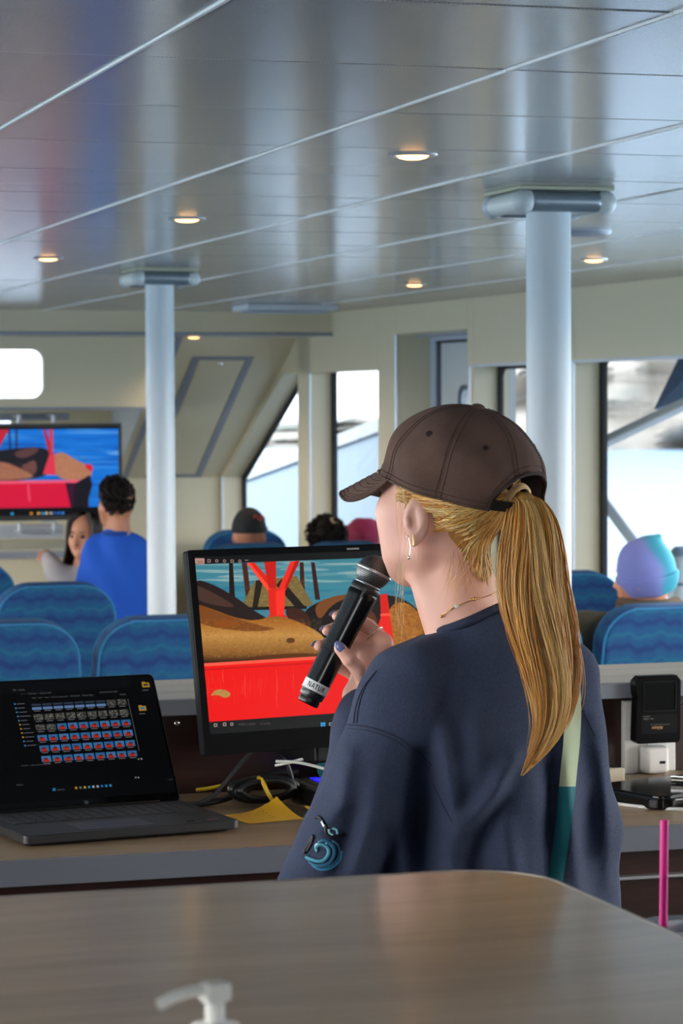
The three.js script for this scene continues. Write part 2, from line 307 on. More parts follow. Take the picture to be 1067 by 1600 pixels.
// air vent and smoke detector dome on the ceiling
{
  const t = thing('air_vent', 'low boxed air vent on the ceiling by the beam', 'vent', [3.66, CEIL, -12.72], 0.0);
  const m = std('#cfd8e2', 0.35);
  part(t, 'housing', rbox(0.46, 0.03, 0.3, 0.008).translate(0, -0.015, 0), m);
  for (let k = 0; k < 4; k++) part(t, 'louvre', rbox(0.4, 0.005, 0.02, 0.002).rotateX(0.5).translate(0, -0.033, -0.09 + k * 0.06), std('#b4c0ce', 0.4));
  const d = thing('ceiling_speaker', 'shallow round ceiling fitting behind the near column', 'ceiling fitting', [2.99, CEIL, -7.25]);
  part(d, 'rim', lathe([[0.075, 0], [0.072, -0.008], [0.06, -0.012]]), M.greyTrim); part(d, 'grille', lathe([[0, -0.016], [0.045, -0.014], [0.06, -0.011]]), std('#6b7280', 0.5));
}
// ---------------------------------------------------------------- bar in the foreground, desk and partition
const barWood = phy('#ffffff', 0.5, { clearcoat: 0.8, clearcoatRoughness: 0.12, map: woodTex(192, 162, 130, 0.12), bumpMap: grain(256, 32), bumpScale: 0.00012 });
barWood.bumpMap.repeat.set(3, 3);
const deskWood = std('#ffffff', 0.34, { map: woodTex(158, 134, 104, 0.2) });
const ledgeWood = std('#ffffff', 0.34, { map: woodTex(176, 172, 164, 0.2) });
const darkWood = std('#ffffff', 0.38, { map: woodTex(44, 21, 16, 0.5) });
const edgeGrey = std('#6d7079', 0.4);
{
  const t = thing('bar_counter', 'brown wood-print bar counter with rounded corner in the foreground', 'counter', [0, 0, 0]);
  const outline = (o) => { const s = new THREE.Shape(), x1 = 0.89 + o, z1 = 2.305 + o, r = 0.085 + o, x0 = -1.6, z0 = 1.15 - o; s.moveTo(x0, z0); s.lineTo(x1 - 0.04, z0); s.absarc(x1 - 0.04, z0 + 0.04, 0.04, -Math.PI / 2, 0); s.lineTo(x1, z1 - r); s.absarc(x1 - r, z1 - r, r, 0, Math.PI / 2); s.lineTo(x0, z1); s.lineTo(x0, z0); return s; };
  const flat = (o, d, b) => { const g = extrude(outline(o), d, b, 24, 3).rotateX(-Math.PI / 2); return g; };
  part(t, 'worktop', uvBox(flat(-0.004, 0.036, 0.002)), barWood, [0, 1.142, 0]);
  const ring = outline(0.0); ring.holes.push(outline(-0.0035)); part(t, 'edge_trim', extrude(ring, 0.04, 0, 24).rotateX(-Math.PI / 2), std('#a79f96', 0.3, { metalness: 0.3 }), [0, 1.1405, 0]);
  part(t, 'front_panel', boxAt(-1.55, 0.80, 0.0, 1.14, -2.23, -2.2), darkWood); part(t, 'side_panel', boxAt(0.77, 0.80, 0.0, 1.14, -2.2, -1.25), darkWood);
}
{
  const t = thing('serving_shelf', 'low shelf beside the bar that carries the drink cup', 'shelf', [0, 0, 0]);
  part(t, 'shelf_top', uvBox(boxAt(0.93, 1.35, 0.94, 0.965, -2.55, -1.6)), barWood); part(t, 'shelf_side', boxAt(0.93, 0.95, 0, 0.94, -2.52, -1.62), darkWood); part(t, 'shelf_side', boxAt(1.32, 1.34, 0, 0.94, -2.52, -1.62), darkWood);
}
{
  const t = thing('work_desk', 'long wood-print desk with grey edge and dark cabinet fronts', 'desk');
  part(t, 'worktop', uvBox(boxAt(-0.6, 3.0, 0.885, 0.925, -4.6, -4.008)), deskWood);
  part(t, 'edge_band', boxAt(-0.6, 3.0, 0.884, 0.9245, -4.009, -3.998), edgeGrey);
  part(t, 'top_rail', boxAt(-0.6, 3.0, 0.84, 0.885, -4.06, -4.03), darkWood);
  part(t, 'finger_rail', boxAt(-0.6, 3.0, 0.836, 0.842, -4.05, -4.012), std('#b5b5b5', 0.35, { metalness: 0.6 }));
  for (let k = 0; k < 6; k++) part(t, 'cabinet_door', boxAt(-0.6 + k * 0.6 + 0.003, k * 0.6 - 0.003, 0.08, 0.834, -4.05, -4.03), darkWood);
  part(t, 'carcass', boxAt(-0.6, 3.0, 0.0, 0.86, -4.6, -4.06), darkWood);
}
{
  const t = thing('partition', 'dark brown partition behind the desk with a pale wood ledge', 'partition');
  part(t, 'panel', uvBox(boxAt(-0.6, 3.2, 0.0, 1.067, -4.64, -4.602)), darkWood);
  part(t, 'ledge', uvBox(boxAt(-0.6, 3.2, 1.067, 1.0955, -4.91, -4.576)), ledgeWood);
  part(t, 'ledge_edge', boxAt(-0.6, 3.2, 1.0665, 1.095, -4.577, -4.570), std('#8b8f97', 0.4));
  part(t, 'back_panel', boxAt(-0.6, 3.2, 0.0, 1.067, -4.9, -4.87), darkWood);
  for (const [x, y] of [[1.123, 1.05], [2.092, 1.052]]) { const s = part(t, 'screw_cap', lathe([[0, 0.004], [0.004, 0.0035], [0.005, 0]]).rotateX(Math.PI / 2), M.chrome, [x, y, -4.602]); }
}
// ---------------------------------------------------------------- pictures on screens
const sxy = (g, a, b, c, d, e, f) => g.setTransform(a, b, c, d, e, f);
function poly(g, pts, fill) { g.beginPath(); pts.forEach(([x, y], i) => i ? g.lineTo(x, y) : g.moveTo(x, y)); g.closePath(); g.fillStyle = fill; g.fill(); }
function blob(g, pts, fill) {           // smooth closed outline
  g.beginPath(); const n = pts.length;
  for (let i = 0; i < n; i++) { const a = pts[i], b = pts[(i + 1) % n], m = [(a[0] + b[0]) / 2, (a[1] + b[1]) / 2]; if (!i) { const z = pts[n - 1]; g.moveTo((z[0] + a[0]) / 2, (z[1] + a[1]) / 2); } g.quadraticCurveTo(a[0], a[1], m[0], m[1]); }
  g.closePath(); g.fillStyle = fill; g.fill();
}
function speckle(g, x0, x1, y0, y1, n, cols, s0, s1, inside) { for (let i = 0; i < n; i++) { const x = rr(x0, x1), y = rr(y0, y1); if (inside && !inside(x, y)) continue; g.fillStyle = cols[rnd() * cols.length | 0]; g.globalAlpha = rr(0.05, 0.2); g.beginPath(); g.ellipse(x, y, rr(s0, s1) * 2, rr(s0, s1), rr(-0.4, 0.4), 0, 7); g.fill(); } g.globalAlpha = 1; }
function waves(g, x0, x1, y0, y1, cols, n) { for (let i = 0; i < n; i++) { const y = rr(y0, y1), w = rr(30, 160), x = rr(x0 - 40, x1); g.globalAlpha = rr(0.15, 0.5); blob(g, [[x, y], [x + w * 0.5, y - rr(1, 4)], [x + w, y + rr(-3, 3)], [x + w * 0.5, y + rr(1, 4)]], cols[rnd() * cols.length | 0]); } g.globalAlpha = 1; }
function icons(g, x, y, n, dx, col) { g.strokeStyle = col; g.fillStyle = col; g.lineWidth = 0.8; for (let i = 0; i < n; i++) { g.beginPath(); if (i % 3) g.arc(x + i * dx, y, 2, 0, 7); else g.rect(x + i * dx - 2, y - 2, 4, 4); g.stroke(); } }
const monitorTex = ctexClamp(1536, 1000, (g, W, H) => {
  g.fillStyle = '#0c0c0e'; g.fillRect(0, 0, W, H);
  const K = 3.57, sk = 0.0786, sl = 0.045;
  sxy(g, K, K * sl, -K * sk, K, K * (-303 + sk * 870), K * (-870 - sl * 303));
  g.save(); g.beginPath(); g.moveTo(304, 883); g.lineTo(760, 862); g.lineTo(780, 1108); g.lineTo(322, 1129); g.closePath(); g.clip();
  g.fillStyle = '#3f8394'; g.fillRect(280, 850, 520, 130); waves(g, 290, 770, 876, 910, ['#9fb9b4', '#b3c3bb', '#7fa9ad'], 70); waves(g, 290, 770, 905, 960, ['#15678a', '#0f5f8c', '#1c7a9c', '#2f8fa6'], 90); waves(g, 640, 770, 900, 960, ['#0c5a96', '#1f86ae'], 30);
  // far pipes and pale stone
  poly(g, [[358, 880], [364, 880], [367, 936], [358, 936]], '#1d0f0b'); poly(g, [[378, 880], [386, 880], [392, 934], [384, 936]], '#4a1e12'); poly(g, [[470, 878], [476, 878], [478, 930], [470, 930]], '#3a1a12'); poly(g, [[488, 878], [494, 878], [502, 938], [494, 938]], '#33150f');
  poly(g, [[398, 908], [465, 900], [490, 945], [475, 952], [378, 950], [382, 938]], '#7a6638'); speckle(g, 385, 480, 905, 950, 200, ['#a38a4c', '#51431f', '#c0a765'], 0.8, 2.2); poly(g, [[400, 908], [394, 950], [402, 950], [412, 905]], '#241a0e'); poly(g, [[440, 905], [478, 950], [462, 950], [432, 915]], '#1d140d');
  poly(g, [[378, 950], [480, 948], [480, 953], [378, 955]], '#14100c');
  // dark seals behind
  blob(g, [[300, 905], [330, 912], [370, 935], [395, 955], [430, 975], [300, 975]], '#241613'); blob(g, [[300, 912], [330, 925], [380, 955], [300, 940]], '#4a3027');
  blob(g, [[470, 960], [500, 940], [545, 928], [590, 930], [610, 980], [560, 1010], [480, 1000]], '#150d0a'); blob(g, [[490, 945], [530, 930], [560, 930], [520, 945], [500, 975]], '#7b451b'); blob(g, [[440, 950], [480, 952], [490, 990], [460, 985]], '#3c1c0e');
  blob(g, [[560, 940], [600, 928], [640, 935], [675, 965], [690, 1030], [600, 1020], [560, 1000]], '#1b100a'); blob(g, [[612, 950], [640, 938], [672, 965], [700, 1040], [640, 1040], [612, 1000]], '#a4641d'); speckle(g, 612, 690, 945, 1035, 700, ['#d08a2c', '#6d3a12', '#e0a548', '#3a1d0a'], 0.8, 2.6);
  blob(g, [[560, 960], [590, 950], [600, 1000], [570, 1010]], '#5a2c12');
  // red mast with struts
  poly(g, [[386, 880], [398, 879], [432, 918], [424, 932]], '#e2210f'); poly(g, [[386, 880], [390, 879], [428, 926], [424, 932]], '#ff4a34'); poly(g, [[413, 878], [432, 877], [432, 920], [420, 920]], '#c8180c'); poly(g, [[455, 877], [470, 876], [448, 922], [432, 928]], '#f02a18'); poly(g, [[463, 876], [470, 876], [448, 922], [445, 920]], '#b3120a');
  poly(g, [[419, 922], [446, 920], [444, 962], [450, 966], [416, 968], [421, 962]], '#e51f10'); poly(g, [[431, 925], [446, 920], [444, 962], [432, 964]], '#ff3321');
  // near golden seal
  const body = [[300, 942], [330, 952], [370, 968], [400, 972], [430, 962], [465, 972], [500, 990], [512, 1005], [502, 1025], [460, 1031], [380, 1033], [318, 1037], [300, 1040]];
  { const lg = g.createLinearGradient(0, 945, 0, 1036); lg.addColorStop(0, '#6f3d10'); lg.addColorStop(0.3, '#a8661f'); lg.addColorStop(0.55, '#c58f48'); lg.addColorStop(0.85, '#8a5a22'); lg.addColorStop(1, '#3a1c06'); blob(g, body, lg); } g.save(); g.beginPath(); g.rect(300, 945, 205, 86); g.clip();
  blob(g, [[300, 945], [345, 960], [400, 978], [440, 985], [380, 990], [300, 975]], '#7d4414'); speckle(g, 304, 505, 968, 1030, 2600, ['#cf9a4c', '#8a5418', '#dcae66', '#6d3f12', '#b87b31'], 0.3, 1.5, (x, y) => y > 952 + Math.max(0, Math.abs(x - 390) - 60) * 0.12); blob(g, [[330, 975], [350, 968], [380, 975], [350, 985]], '#8f4a10'); blob(g, [[446, 1000], [458, 998], [462, 1006], [448, 1008]], '#5f3a12'); blob(g, [[400, 1026], [500, 1022], [505, 1034], [320, 1038]], '#5b3009'); g.restore();
  // red drum
  poly(g, [[310, 1038], [560, 1026], [790, 1014], [790, 1130], [310, 1135]], '#f20a06'); poly(g, [[310, 1038], [790, 1014], [790, 1019], [310, 1043]], '#ff5b45'); poly(g, [[310, 1047], [790, 1024], [790, 1026], [310, 1049]], '#c20705');
  g.strokeStyle = '#ff8a70'; for (let i = 0; i < 46; i++) { const x = rr(318, 480), y = rr(1045, 1075); g.globalAlpha = rr(0.15, 0.5); g.lineWidth = rr(0.3, 1); g.beginPath(); g.moveTo(x, y); g.lineTo(x + rr(-3, 3), y + rr(6, 46)); g.stroke(); } g.globalAlpha = 1;
  blob(g, [[325, 1090], [338, 1076], [362, 1084], [352, 1094], [338, 1086]], '#b98a45'); speckle(g, 324, 362, 1076, 1096, 60, ['#8b6a34', '#e6c483'], 0.5, 1.6);
  poly(g, [[600, 930], [612, 928], [616, 962], [601, 963]], '#d8190f'); poly(g, [[601, 965], [616, 964], [622, 1010], [586, 1012]], '#ee1d10'); poly(g, [[600, 961], [617, 960], [617, 964], [600, 965]], '#ff5340');
  g.restore();
  g.fillStyle = '#b98f83'; g.fillRect(305, 873, 15, 9); g.fillStyle = '#3a2a28'; g.font = '5px sans-serif'; g.fillText('Edit', 309, 880); icons(g, 327, 877, 5, 12, '#cfa99b'); g.fillStyle = '#d0d0d0'; for (let i = 0; i < 3; i++) g.fillRect(383 + i * 2, 875, 1.1, 1.1);
  icons(g, 335, 1134, 1, 10, '#e0c4b4'); icons(g, 349, 1133, 2, 11, '#e0c4b4'); g.fillStyle = '#6e5c58'; g.font = '5px sans-serif'; g.fillText('6060 x 4040    12.4 MB', 370, 1135);
  for (const [a, b] of [[0, 0], [4, 0], [0, 4], [4, 4]]) { g.fillStyle = '#35a8f0'; g.fillRect(500 + a, 1134 + b, 3.4, 3.4); } icons(g, 516, 1137, 1, 9, '#d8c8c0'); g.fillStyle = '#b9a9a2'; g.fillText('Search', 521, 1139);
});
const tvTex = ctexClamp(1024, 580, (g, W, H) => {
  g.fillStyle = '#07070b'; g.fillRect(0, 0, W, H); const K = 4.1; sxy(g, K, 0, 0, K, K * 63, -K * 667);
  g.save(); g.beginPath(); g.rect(-63, 671, 251, 124); g.clip();
  g.fillStyle = '#1273d8'; g.fillRect(-70, 660, 270, 150); waves(g, -40, 190, 670, 795, ['#3f9bee', '#6fb4f2', '#a5c8f0'], 60); waves(g, -40, 190, 680, 790, ['#0a4fae', '#083f96', '#0d5cc2'], 60);
  poly(g, [[18, 670], [21, 670], [23, 712], [20, 712]], '#182a4a'); poly(g, [[29, 670], [32, 670], [32, 706], [29, 706]], '#2a2238');
  blob(g, [[-63, 712], [-10, 705], [20, 702], [60, 698], [85, 705], [92, 750], [-63, 755]], '#1c1b24'); blob(g, [[22, 708], [50, 699], [70, 702], [40, 720]], '#5a3a3c'); blob(g, [[30, 735], [60, 715], [62, 745]], '#6a4440'); blob(g, [[-63, 722], [10, 720], [40, 735], [66, 750], [-63, 752]], '#a26a52'); speckle(g, -60, 60, 722, 750, 200, ['#c48a70', '#7a4a38'], 0.6, 2);
  blob(g, [[84, 712], [100, 706], [120, 720], [142, 730], [147, 742], [138, 752], [90, 752]], '#b57a5c'); speckle(g, 90, 140, 715, 750, 140, ['#d59c7c', '#8a5644'], 0.5, 1.8); blob(g, [[132, 727], [145, 727], [148, 735], [142, 740]], '#d6203a');
  poly(g, [[70, 670], [74, 670], [84, 700], [88, 712], [88, 742], [76, 742], [80, 712]], '#b3243c'); poly(g, [[80, 670], [86, 670], [86, 712], [82, 712]], '#d23a4a'); poly(g, [[80, 712], [88, 712], [90, 744], [70, 742]], '#e03850');
  poly(g, [[-2, 670], [20, 670], [4, 700], [-2, 712], [-30, 712]], '#c02438');
  poly(g, [[-63, 752], [130, 752], [140, 760], [136, 795], [-63, 795]], '#d8123c'); poly(g, [[-63, 752], [130, 752], [130, 756], [-63, 757]], '#ef5b78'); poly(g, [[104, 756], [140, 758], [140, 795], [112, 795]], '#3a1130'); poly(g, [[118, 758], [142, 744], [146, 760], [136, 796], [116, 796]], '#15131f'); poly(g, [[46, 758], [49, 758], [51, 785], [48, 785]], '#ea4d6a');
  g.restore(); icons(g, 90, 806, 1, 9, '#000'); for (const [x, c] of [[23, '#2aa9e8'], [52, '#e0903a'], [63, '#e8b04a'], [69, '#32a0d8'], [75, '#d8d0c8'], [82, '#c8b8a8'], [88, '#2f62c0'], [94, '#2f78d8'], [100, '#3a88e0']]) { g.fillStyle = c; g.beginPath(); g.arc(x, 804, 2.1, 0, 7); g.fill(); }
});
const laptopTex = ctexClamp(1536, 960, (g, W, H) => {
  g.fillStyle = '#0b0c0e'; g.fillRect(0, 0, W, H); const K = 4.6, sk = 0.2, sl = 0.066;
  // drawn straight: x to the right, y down, in a frame of 334 by 209
  sxy(g, K, 0, 0, K, 0, 0);
  const U = (px, py) => px + 102 - 0.2 * (py - 1053) - 3, Vv = (px, py) => py - 1053 + 0.066 * (px - 238);
  const T = (s, px, py, size = 4, col = '#8d9096') => { g.font = size + 'px sans-serif'; g.fillStyle = col; g.fillText(s, U(px, py), Vv(px, py)); };
  const R = (px, py, w, h, col) => { g.fillStyle = col; g.fillRect(U(px, py), Vv(px, py), w, h); };
  R(-40, 1072, 240, 20, '#131418'); T('File   Home', 0, 1084, 4); T('< > ^   Pictures  >  Buoy seals', 14, 1091, 4); T('Search Buoy seals', 146, 1086, 4); T('New    Sort    View    Set as background    Rotate left    Rotate right', 32, 1098, 3.6); T('Details', 182, 1090, 3.4);
  for (let r = 0; r < 6; r++) for (let c = 0; c < 9; c++) {
    const px = 31 + c * 18.1 + r * 3.5, py = 1107 + r * 18.1 - c * 1.2, x = U(px, py), y = Vv(px, py), w = 16, h = 10.5;
    if (r === 0 && c < 7) { g.fillStyle = '#3f4a5a'; g.fillRect(x, y, w, h); g.fillStyle = '#7da0d8'; g.fillRect(x, y + 6, w, h - 6); g.fillStyle = '#1f2a3a'; g.fillRect(x, y + 3, w, 3); }
    else if (r < 2 || (r === 2 && c < 2)) { g.fillStyle = '#55544f'; g.fillRect(x, y, w, h); for (let k = 0; k < 40; k++) { g.fillStyle = rnd() < 0.5 ? '#b8b4a8' : '#1f1f1e'; g.fillRect(x + rr(0, w - 2), y + rr(0, h - 1), rr(0.8, 2), 0.9); } }
    else { g.fillStyle = ['#3a8fd0', '#2f86c8', '#4d98d8'][(r + c) % 3]; g.fillRect(x, y, w, h); blob(g, [[x + 1, y + h], [x + 2, y + 6], [x + 6, y + 4], [x + 9, y + 3], [x + 12, y + 6], [x + 14, y + h]], '#d83c30'); g.fillStyle = '#6a2a1c'; g.fillRect(x + 4 + (c % 3), y + 3.4, 6, 2.6); g.fillStyle = '#c92a20'; g.fillRect(x + 6 + (r % 3), y + 0.6, 1.2, 4); }
    g.fillStyle = '#9a9ca2'; g.fillRect(x + 2, y + h + 1.6, w - 5, 1);
  }
  g.strokeStyle = '#9b9da3'; g.lineWidth = 0.6; g.beginPath(); g.moveTo(U(195, 1096), Vv(195, 1096)); g.lineTo(U(214, 1188), Vv(214, 1188)); g.stroke();
  for (let i = 0; i < 11; i++) { const px = 2 + i * 1.8, py = 1106 + i * 7.2; R(px, py, 3, 2.6, i > 4 && i < 9 ? '#e0a52c' : '#4aa0d8'); R(px + 5, py + 0.6, rr(10, 20), 1.1, '#83868c'); }
  for (const [px, py] of [[219, 1067], [213, 1109]]) { R(px, py, 13, 8.5, '#d9a53a'); R(px, py - 1.6, 6, 2, '#d9a53a'); R(px + 3, py + 2, 8, 3.5, px > 215 ? '#3c3c3c' : '#4d8fc8'); R(px + 1, py + 13, 11, 1.1, '#8a8c92'); }
  T('54 items   1 item selected  5.06 MB', 16, 1215, 3.2); T('Photo 1', 9, 1248, 3.4);
  const dots = ['#e8a23a', '#888', '#e6b34a', '#36a7e0', '#c9c9c9', '#b8c8d8', '#2f86d8', '#2f9be0', '#38a8e8']; dots.forEach((c, i) => { const px = 107 + i * 7.2, py = 1252 - i * 0.5; R(px - 2, py - 2, 4, 4, c); }); for (const [a, b] of [[0, 0], [2.6, 0], [0, 2.6], [2.6, 2.6]]) R(68 + a, 1252 + b, 2.2, 2.2, '#35a8f0'); T('Search', 76, 1256, 4); R(74, 1250, 22, 0.2, '#333');
  T('11:34 AM', 262, 1239, 3, '#777a80'); R(206, 1233, 3, 2.4, '#aaa'); R(211, 1233, 2.4, 2.4, '#ccc'); R(211, 1201, 3, 2.6, '#999'); R(216, 1200.6, 3, 2.6, '#bbb');
});
const screenMat = (tex, k) => new THREE.MeshPhysicalMaterial({ color: '#020203', roughness: 0.35, specularIntensity: 0.25, emissive: '#ffffff', emissiveMap: tex, emissiveIntensity: k });
function faceLight(parent, w, h, color, k, pos, lookAway) { const l = new THREE.RectAreaLight(color, k, w, h); l.position.set(...pos); l.rotation.y = Math.PI; l.name = 'screen_light'; parent.add(l); return l; }
// ---------------------------------------------------------------- desktop monitor
{
  const t = thing('desktop_monitor', 'black desktop monitor showing seals on a red buoy', 'monitor', [1.073 + 0.265 * Math.cos(0.221), 0.925, -4.212 - 0.265 * Math.sin(0.221)], 0.221);
  const tilt = new THREE.Group(); tilt.name = 'head'; tilt.position.set(0, 1.0415 - 0.925, 0); tilt.rotation.x = -0.179; t.add(tilt);
  const w = 0.53, h = 0.335;
  part(tilt, 'housing', rbox(w, h, 0.018, 0.004).translate(0, h / 2, -0.009), phy('#0d0e10', 0.6, { specularIntensity: 0.15 }));
  part(tilt, 'bezel', (() => { const s = roundRect(w, h, 0.004, -w / 2, 0); s.holes.push(roundRect(w - 0.024, h - 0.045, 0.001, -w / 2 + 0.012, 0.034)); return extrude(s, 0.004); })(), phy('#060607', 0.55, { specularIntensity: 0.1 }));
  part(tilt, 'screen', new THREE.PlaneGeometry(w - 0.022, h - 0.043).translate(0, 0.034 + (h - 0.045) / 2, 0.0015), screenMat(monitorTex, 0.42));
  part(tilt, 'rear_shell', rbox(0.36, 0.2, 0.035, 0.015).translate(0, h / 2, -0.03), M.black);
  part(tilt, 'maker_mark', rbox(0.024, 0.003, 0.0006, 0.0002).translate(0.045, h - 0.007, 0.0045), std('#8d8880', 0.4));
  part(t, 'mount_arm', rbox(0.05, 0.05, 0.26, 0.006).translate(0, 0.105, -0.19), M.black);
  part(t, 'mount_head', rbox(0.09, 0.09, 0.03, 0.006).translate(0, 0.2, -0.075), M.black); part(t, 'mount_neck', rbox(0.05, 0.12, 0.02, 0.005).translate(0, 0.15, -0.085), M.black);
  faceLight(tilt, w - 0.03, h - 0.05, new THREE.Color(1, 0.35, 0.25), 0.1, [0, h / 2 + 0.01, 0.012]);
}
// ---------------------------------------------------------------- laptop
{
  const a = 0.145, w = 0.357, dpt = 0.246, fr = V(1.113, 0.925, -4.153), rt = V(Math.cos(a), 0, -Math.sin(a)), bk = V(-Math.sin(a), 0, -Math.cos(a));
  const o = fr.clone().addScaledVector(rt, -w / 2).addScaledVector(bk, dpt / 2);
  const t = thing('laptop', 'open dark laptop showing rows of photo thumbnails', 'laptop', [o.x, 0.925, o.z], a);
  const body = std('#2c2b2d', 0.42, { metalness: 0.3 });
  const s = roundRect(w, dpt, 0.008); part(t, 'base', extrude(s, 0.010, 0.002).rotateX(-Math.PI / 2).translate(0, 0.0075, 0), body);
  part(t, 'bottom_case', extrude(roundRect(w - 0.02, dpt - 0.03, 0.01), 0.006, 0.002).rotateX(-Math.PI / 2).translate(0, 0.0025, 0), M.black);
  const deck = part(t, 'keyboard', rbox(0.315, 0.0012, 0.105, 0.0005).translate(0, 0.0198, -0.045), std('#19191b', 0.5));
  const key = rbox(0.0168, 0.0016, 0.0150, 0.0006, 1), keyMat = std('#232326', 0.45);
  for (let r = 0; r < 6; r++) for (let c = 0; c < 16; c++) part(deck, 'key', key, keyMat, [-0.148 + c * 0.0197, 0.0209, -0.088 + r * 0.0172]);
  part(t, 'touchpad', rbox(0.125, 0.0008, 0.075, 0.0003).translate(-0.02, 0.0197, 0.072), std('#2c2b2e', 0.3, { metalness: 0.3 }));
  part(t, 'badge', rbox(0.014, 0.0006, 0.006, 0.0002).translate(0.105, 0.0197, 0.1), M.blackGloss); part(t, 'badge', rbox(0.018, 0.0006, 0.003, 0.0002).translate(0.145, 0.0197, 0.097), std('#8a4a50', 0.4));
  part(t, 'hinge', cyl(0.006, 0.006, 0.28, 16).rotateZ(Math.PI / 2).translate(0, 0.017, -dpt / 2 + 0.004), M.black);
  const lid = new THREE.Group(); lid.name = 'lid'; lid.position.set(0, 0.018, -dpt / 2 + 0.002); lid.rotation.x = -0.541; t.add(lid);
  const h = 0.238;
  part(lid, 'lid_shell', extrude(roundRect(w, h, 0.01, -w / 2, 0), 0.005, 0.001).translate(0, 0, -0.007), body);
  part(lid, 'screen_glass', extrude(roundRect(w - 0.002, h - 0.002, 0.009, -w / 2 + 0.001, 0.001), 0.0012).translate(0, 0, -0.0008), M.blackGloss);
  part(lid, 'display', new THREE.PlaneGeometry(w - 0.01, 0.218).translate(0, 0.017 + 0.109, 0.0009), screenMat(laptopTex, 0.2));
  const lg = ctexClamp(64, 64, (g) => { g.fillStyle = '#050506'; g.fillRect(0, 0, 64, 64); g.fillStyle = '#a0a0a4'; g.font = 'italic 46px sans-serif'; g.fillText('hp', 6, 46); });
  part(lid, 'maker_mark', new THREE.PlaneGeometry(0.008, 0.008).translate(0.012, 0.0095, 0.0009), std('#ffffff', 0.4, { map: lg }));
  faceLight(lid, w - 0.02, 0.21, new THREE.Color(0.7, 0.75, 0.9), 0.06, [0, 0.12, 0.01]);
}
// ---------------------------------------------------------------- cables, notes and small electronics on the desk
const DY = 0.925;
const cableMat = std('#101011', 0.5), whiteCable = std('#d8d8d4', 0.4);
function cable(name, label, pts, r, m, group) { const t = thing(name, label, 'cable', [pts[0][0], DY, pts[0][2]], 0, group); part(t, 'cord', tube(pts.map(([x, y, z]) => V(x - pts[0][0], y - DY, z - pts[0][2])), r, 90, 8), m); return t; }
cable('black_cable', 'black cable arching from the laptop hinge up towards the monitor foot', [[1.055, DY + 0.008, -4.452], [1.10, DY + 0.006, -4.42], [1.135, DY + 0.02, -4.41], [1.165, DY + 0.05, -4.41], [1.205, DY + 0.088, -4.415], [1.24, DY + 0.095, -4.42], [1.27, DY + 0.075, -4.43], [1.285, DY + 0.04, -4.435], [1.29, DY + 0.006, -4.435]], 0.0035, std('#2c2c2e', 0.4));
cable('power_cable', 'flat dark power lead lying behind the laptop', [[1.03, DY + 0.006, -4.445], [1.08, DY + 0.0055, -4.435], [1.12, DY + 0.0055, -4.432], [1.17, DY + 0.012, -4.44], [1.22, DY + 0.03, -4.445], [1.26, DY + 0.05, -4.45], [1.30, DY + 0.05, -4.45]], 0.0055, cableMat);
{
  const t = thing('coiled_cable', 'coiled black cable bundle with a yellow tie behind the yellow note', 'cable', [1.232, DY, -4.42]);
  for (let k = 0; k < 6; k++) { const p = []; for (let i = 0; i < 12; i++) { const th = i / 12 * Math.PI * 2; p.push(V(Math.cos(th) * (0.062 - k * 0.004) + rr(-0.003, 0.003), 0.026 + Math.sin(th) * (0.02 - k * 0.001) + rr(-0.001, 0.001) + (k % 3) * 0.0015, -0.014 + k * 0.006)); } part(t, 'coil', tube(p, 0.0042, 60, 8, true), k % 2 ? cableMat : std('#1a1a1b', 0.35)); }
  part(t, 'yellow_tie', tube([V(-0.012, 0.048, 0.002), V(-0.01, 0.046, 0.016), V(-0.006, 0.034, 0.024), V(0.002, 0.018, 0.025), V(0.01, 0.008, 0.018)], 0.0034, 24, 6), std('#c9a514', 0.5));
}
cable('yellow_lead', 'short yellow lead end poking out behind the black cables', [[1.118, DY + 0.028, -4.447], [1.14, DY + 0.03, -4.446], [1.165, DY + 0.034, -4.445]], 0.003, std('#d0b314', 0.5));
{
  const pts1 = [[1.245, DY + 0.07, -4.40], [1.27, DY + 0.078, -4.38], [1.30, DY + 0.086, -4.36], [1.335, DY + 0.08, -4.34], [1.365, DY + 0.06, -4.32], [1.39, DY + 0.03, -4.31], [1.40, DY + 0.004, -4.30]], pts2 = [[1.245, DY + 0.078, -4.395], [1.275, DY + 0.078, -4.37], [1.31, DY + 0.070, -4.35], [1.345, DY + 0.058, -4.33], [1.372, DY + 0.045, -4.315], [1.395, DY + 0.02, -4.30], [1.405, DY + 0.004, -4.28]];
  cable('white_cable', 'upper of two white cables looping out under the monitor', pts1, 0.0026, whiteCable, 'white cables under the monitor'); cable('white_cable', 'lower of two white cables looping out under the monitor', pts2, 0.0026, whiteCable, 'white cables under the monitor');
}
function paper(name, label, corners, lift, m) {
  const t = thing(name, label, 'note', [corners[0][0], DY, corners[0][1]]), n = 12, pos = [], idx = [], uv = [];
  for (let j = 0; j <= n; j++) for (let i = 0; i <= n; i++) { const u = i / n, v = j / n, x = lerp(lerp(corners[0][0], corners[1][0], u), lerp(corners[3][0], corners[2][0], u), v), z = lerp(lerp(corners[0][1], corners[1][1], u), lerp(corners[3][1], corners[2][1], u), v); pos.push(x - corners[0][0], 0.0012 + lift(u, v), z - corners[0][1]); uv.push(u, v); if (i < n && j < n) { const a = j * (n + 1) + i; idx.push(a, a + 1, a + n + 2, a, a + n + 2, a + n + 1); } }
  const g = new THREE.BufferGeometry(); g.setAttribute('position', new THREE.Float32BufferAttribute(pos, 3)); g.setAttribute('uv', new THREE.Float32BufferAttribute(uv, 2)); g.setIndex(idx); g.computeVertexNormals(); part(t, 'sheet', g, m); return t;
}
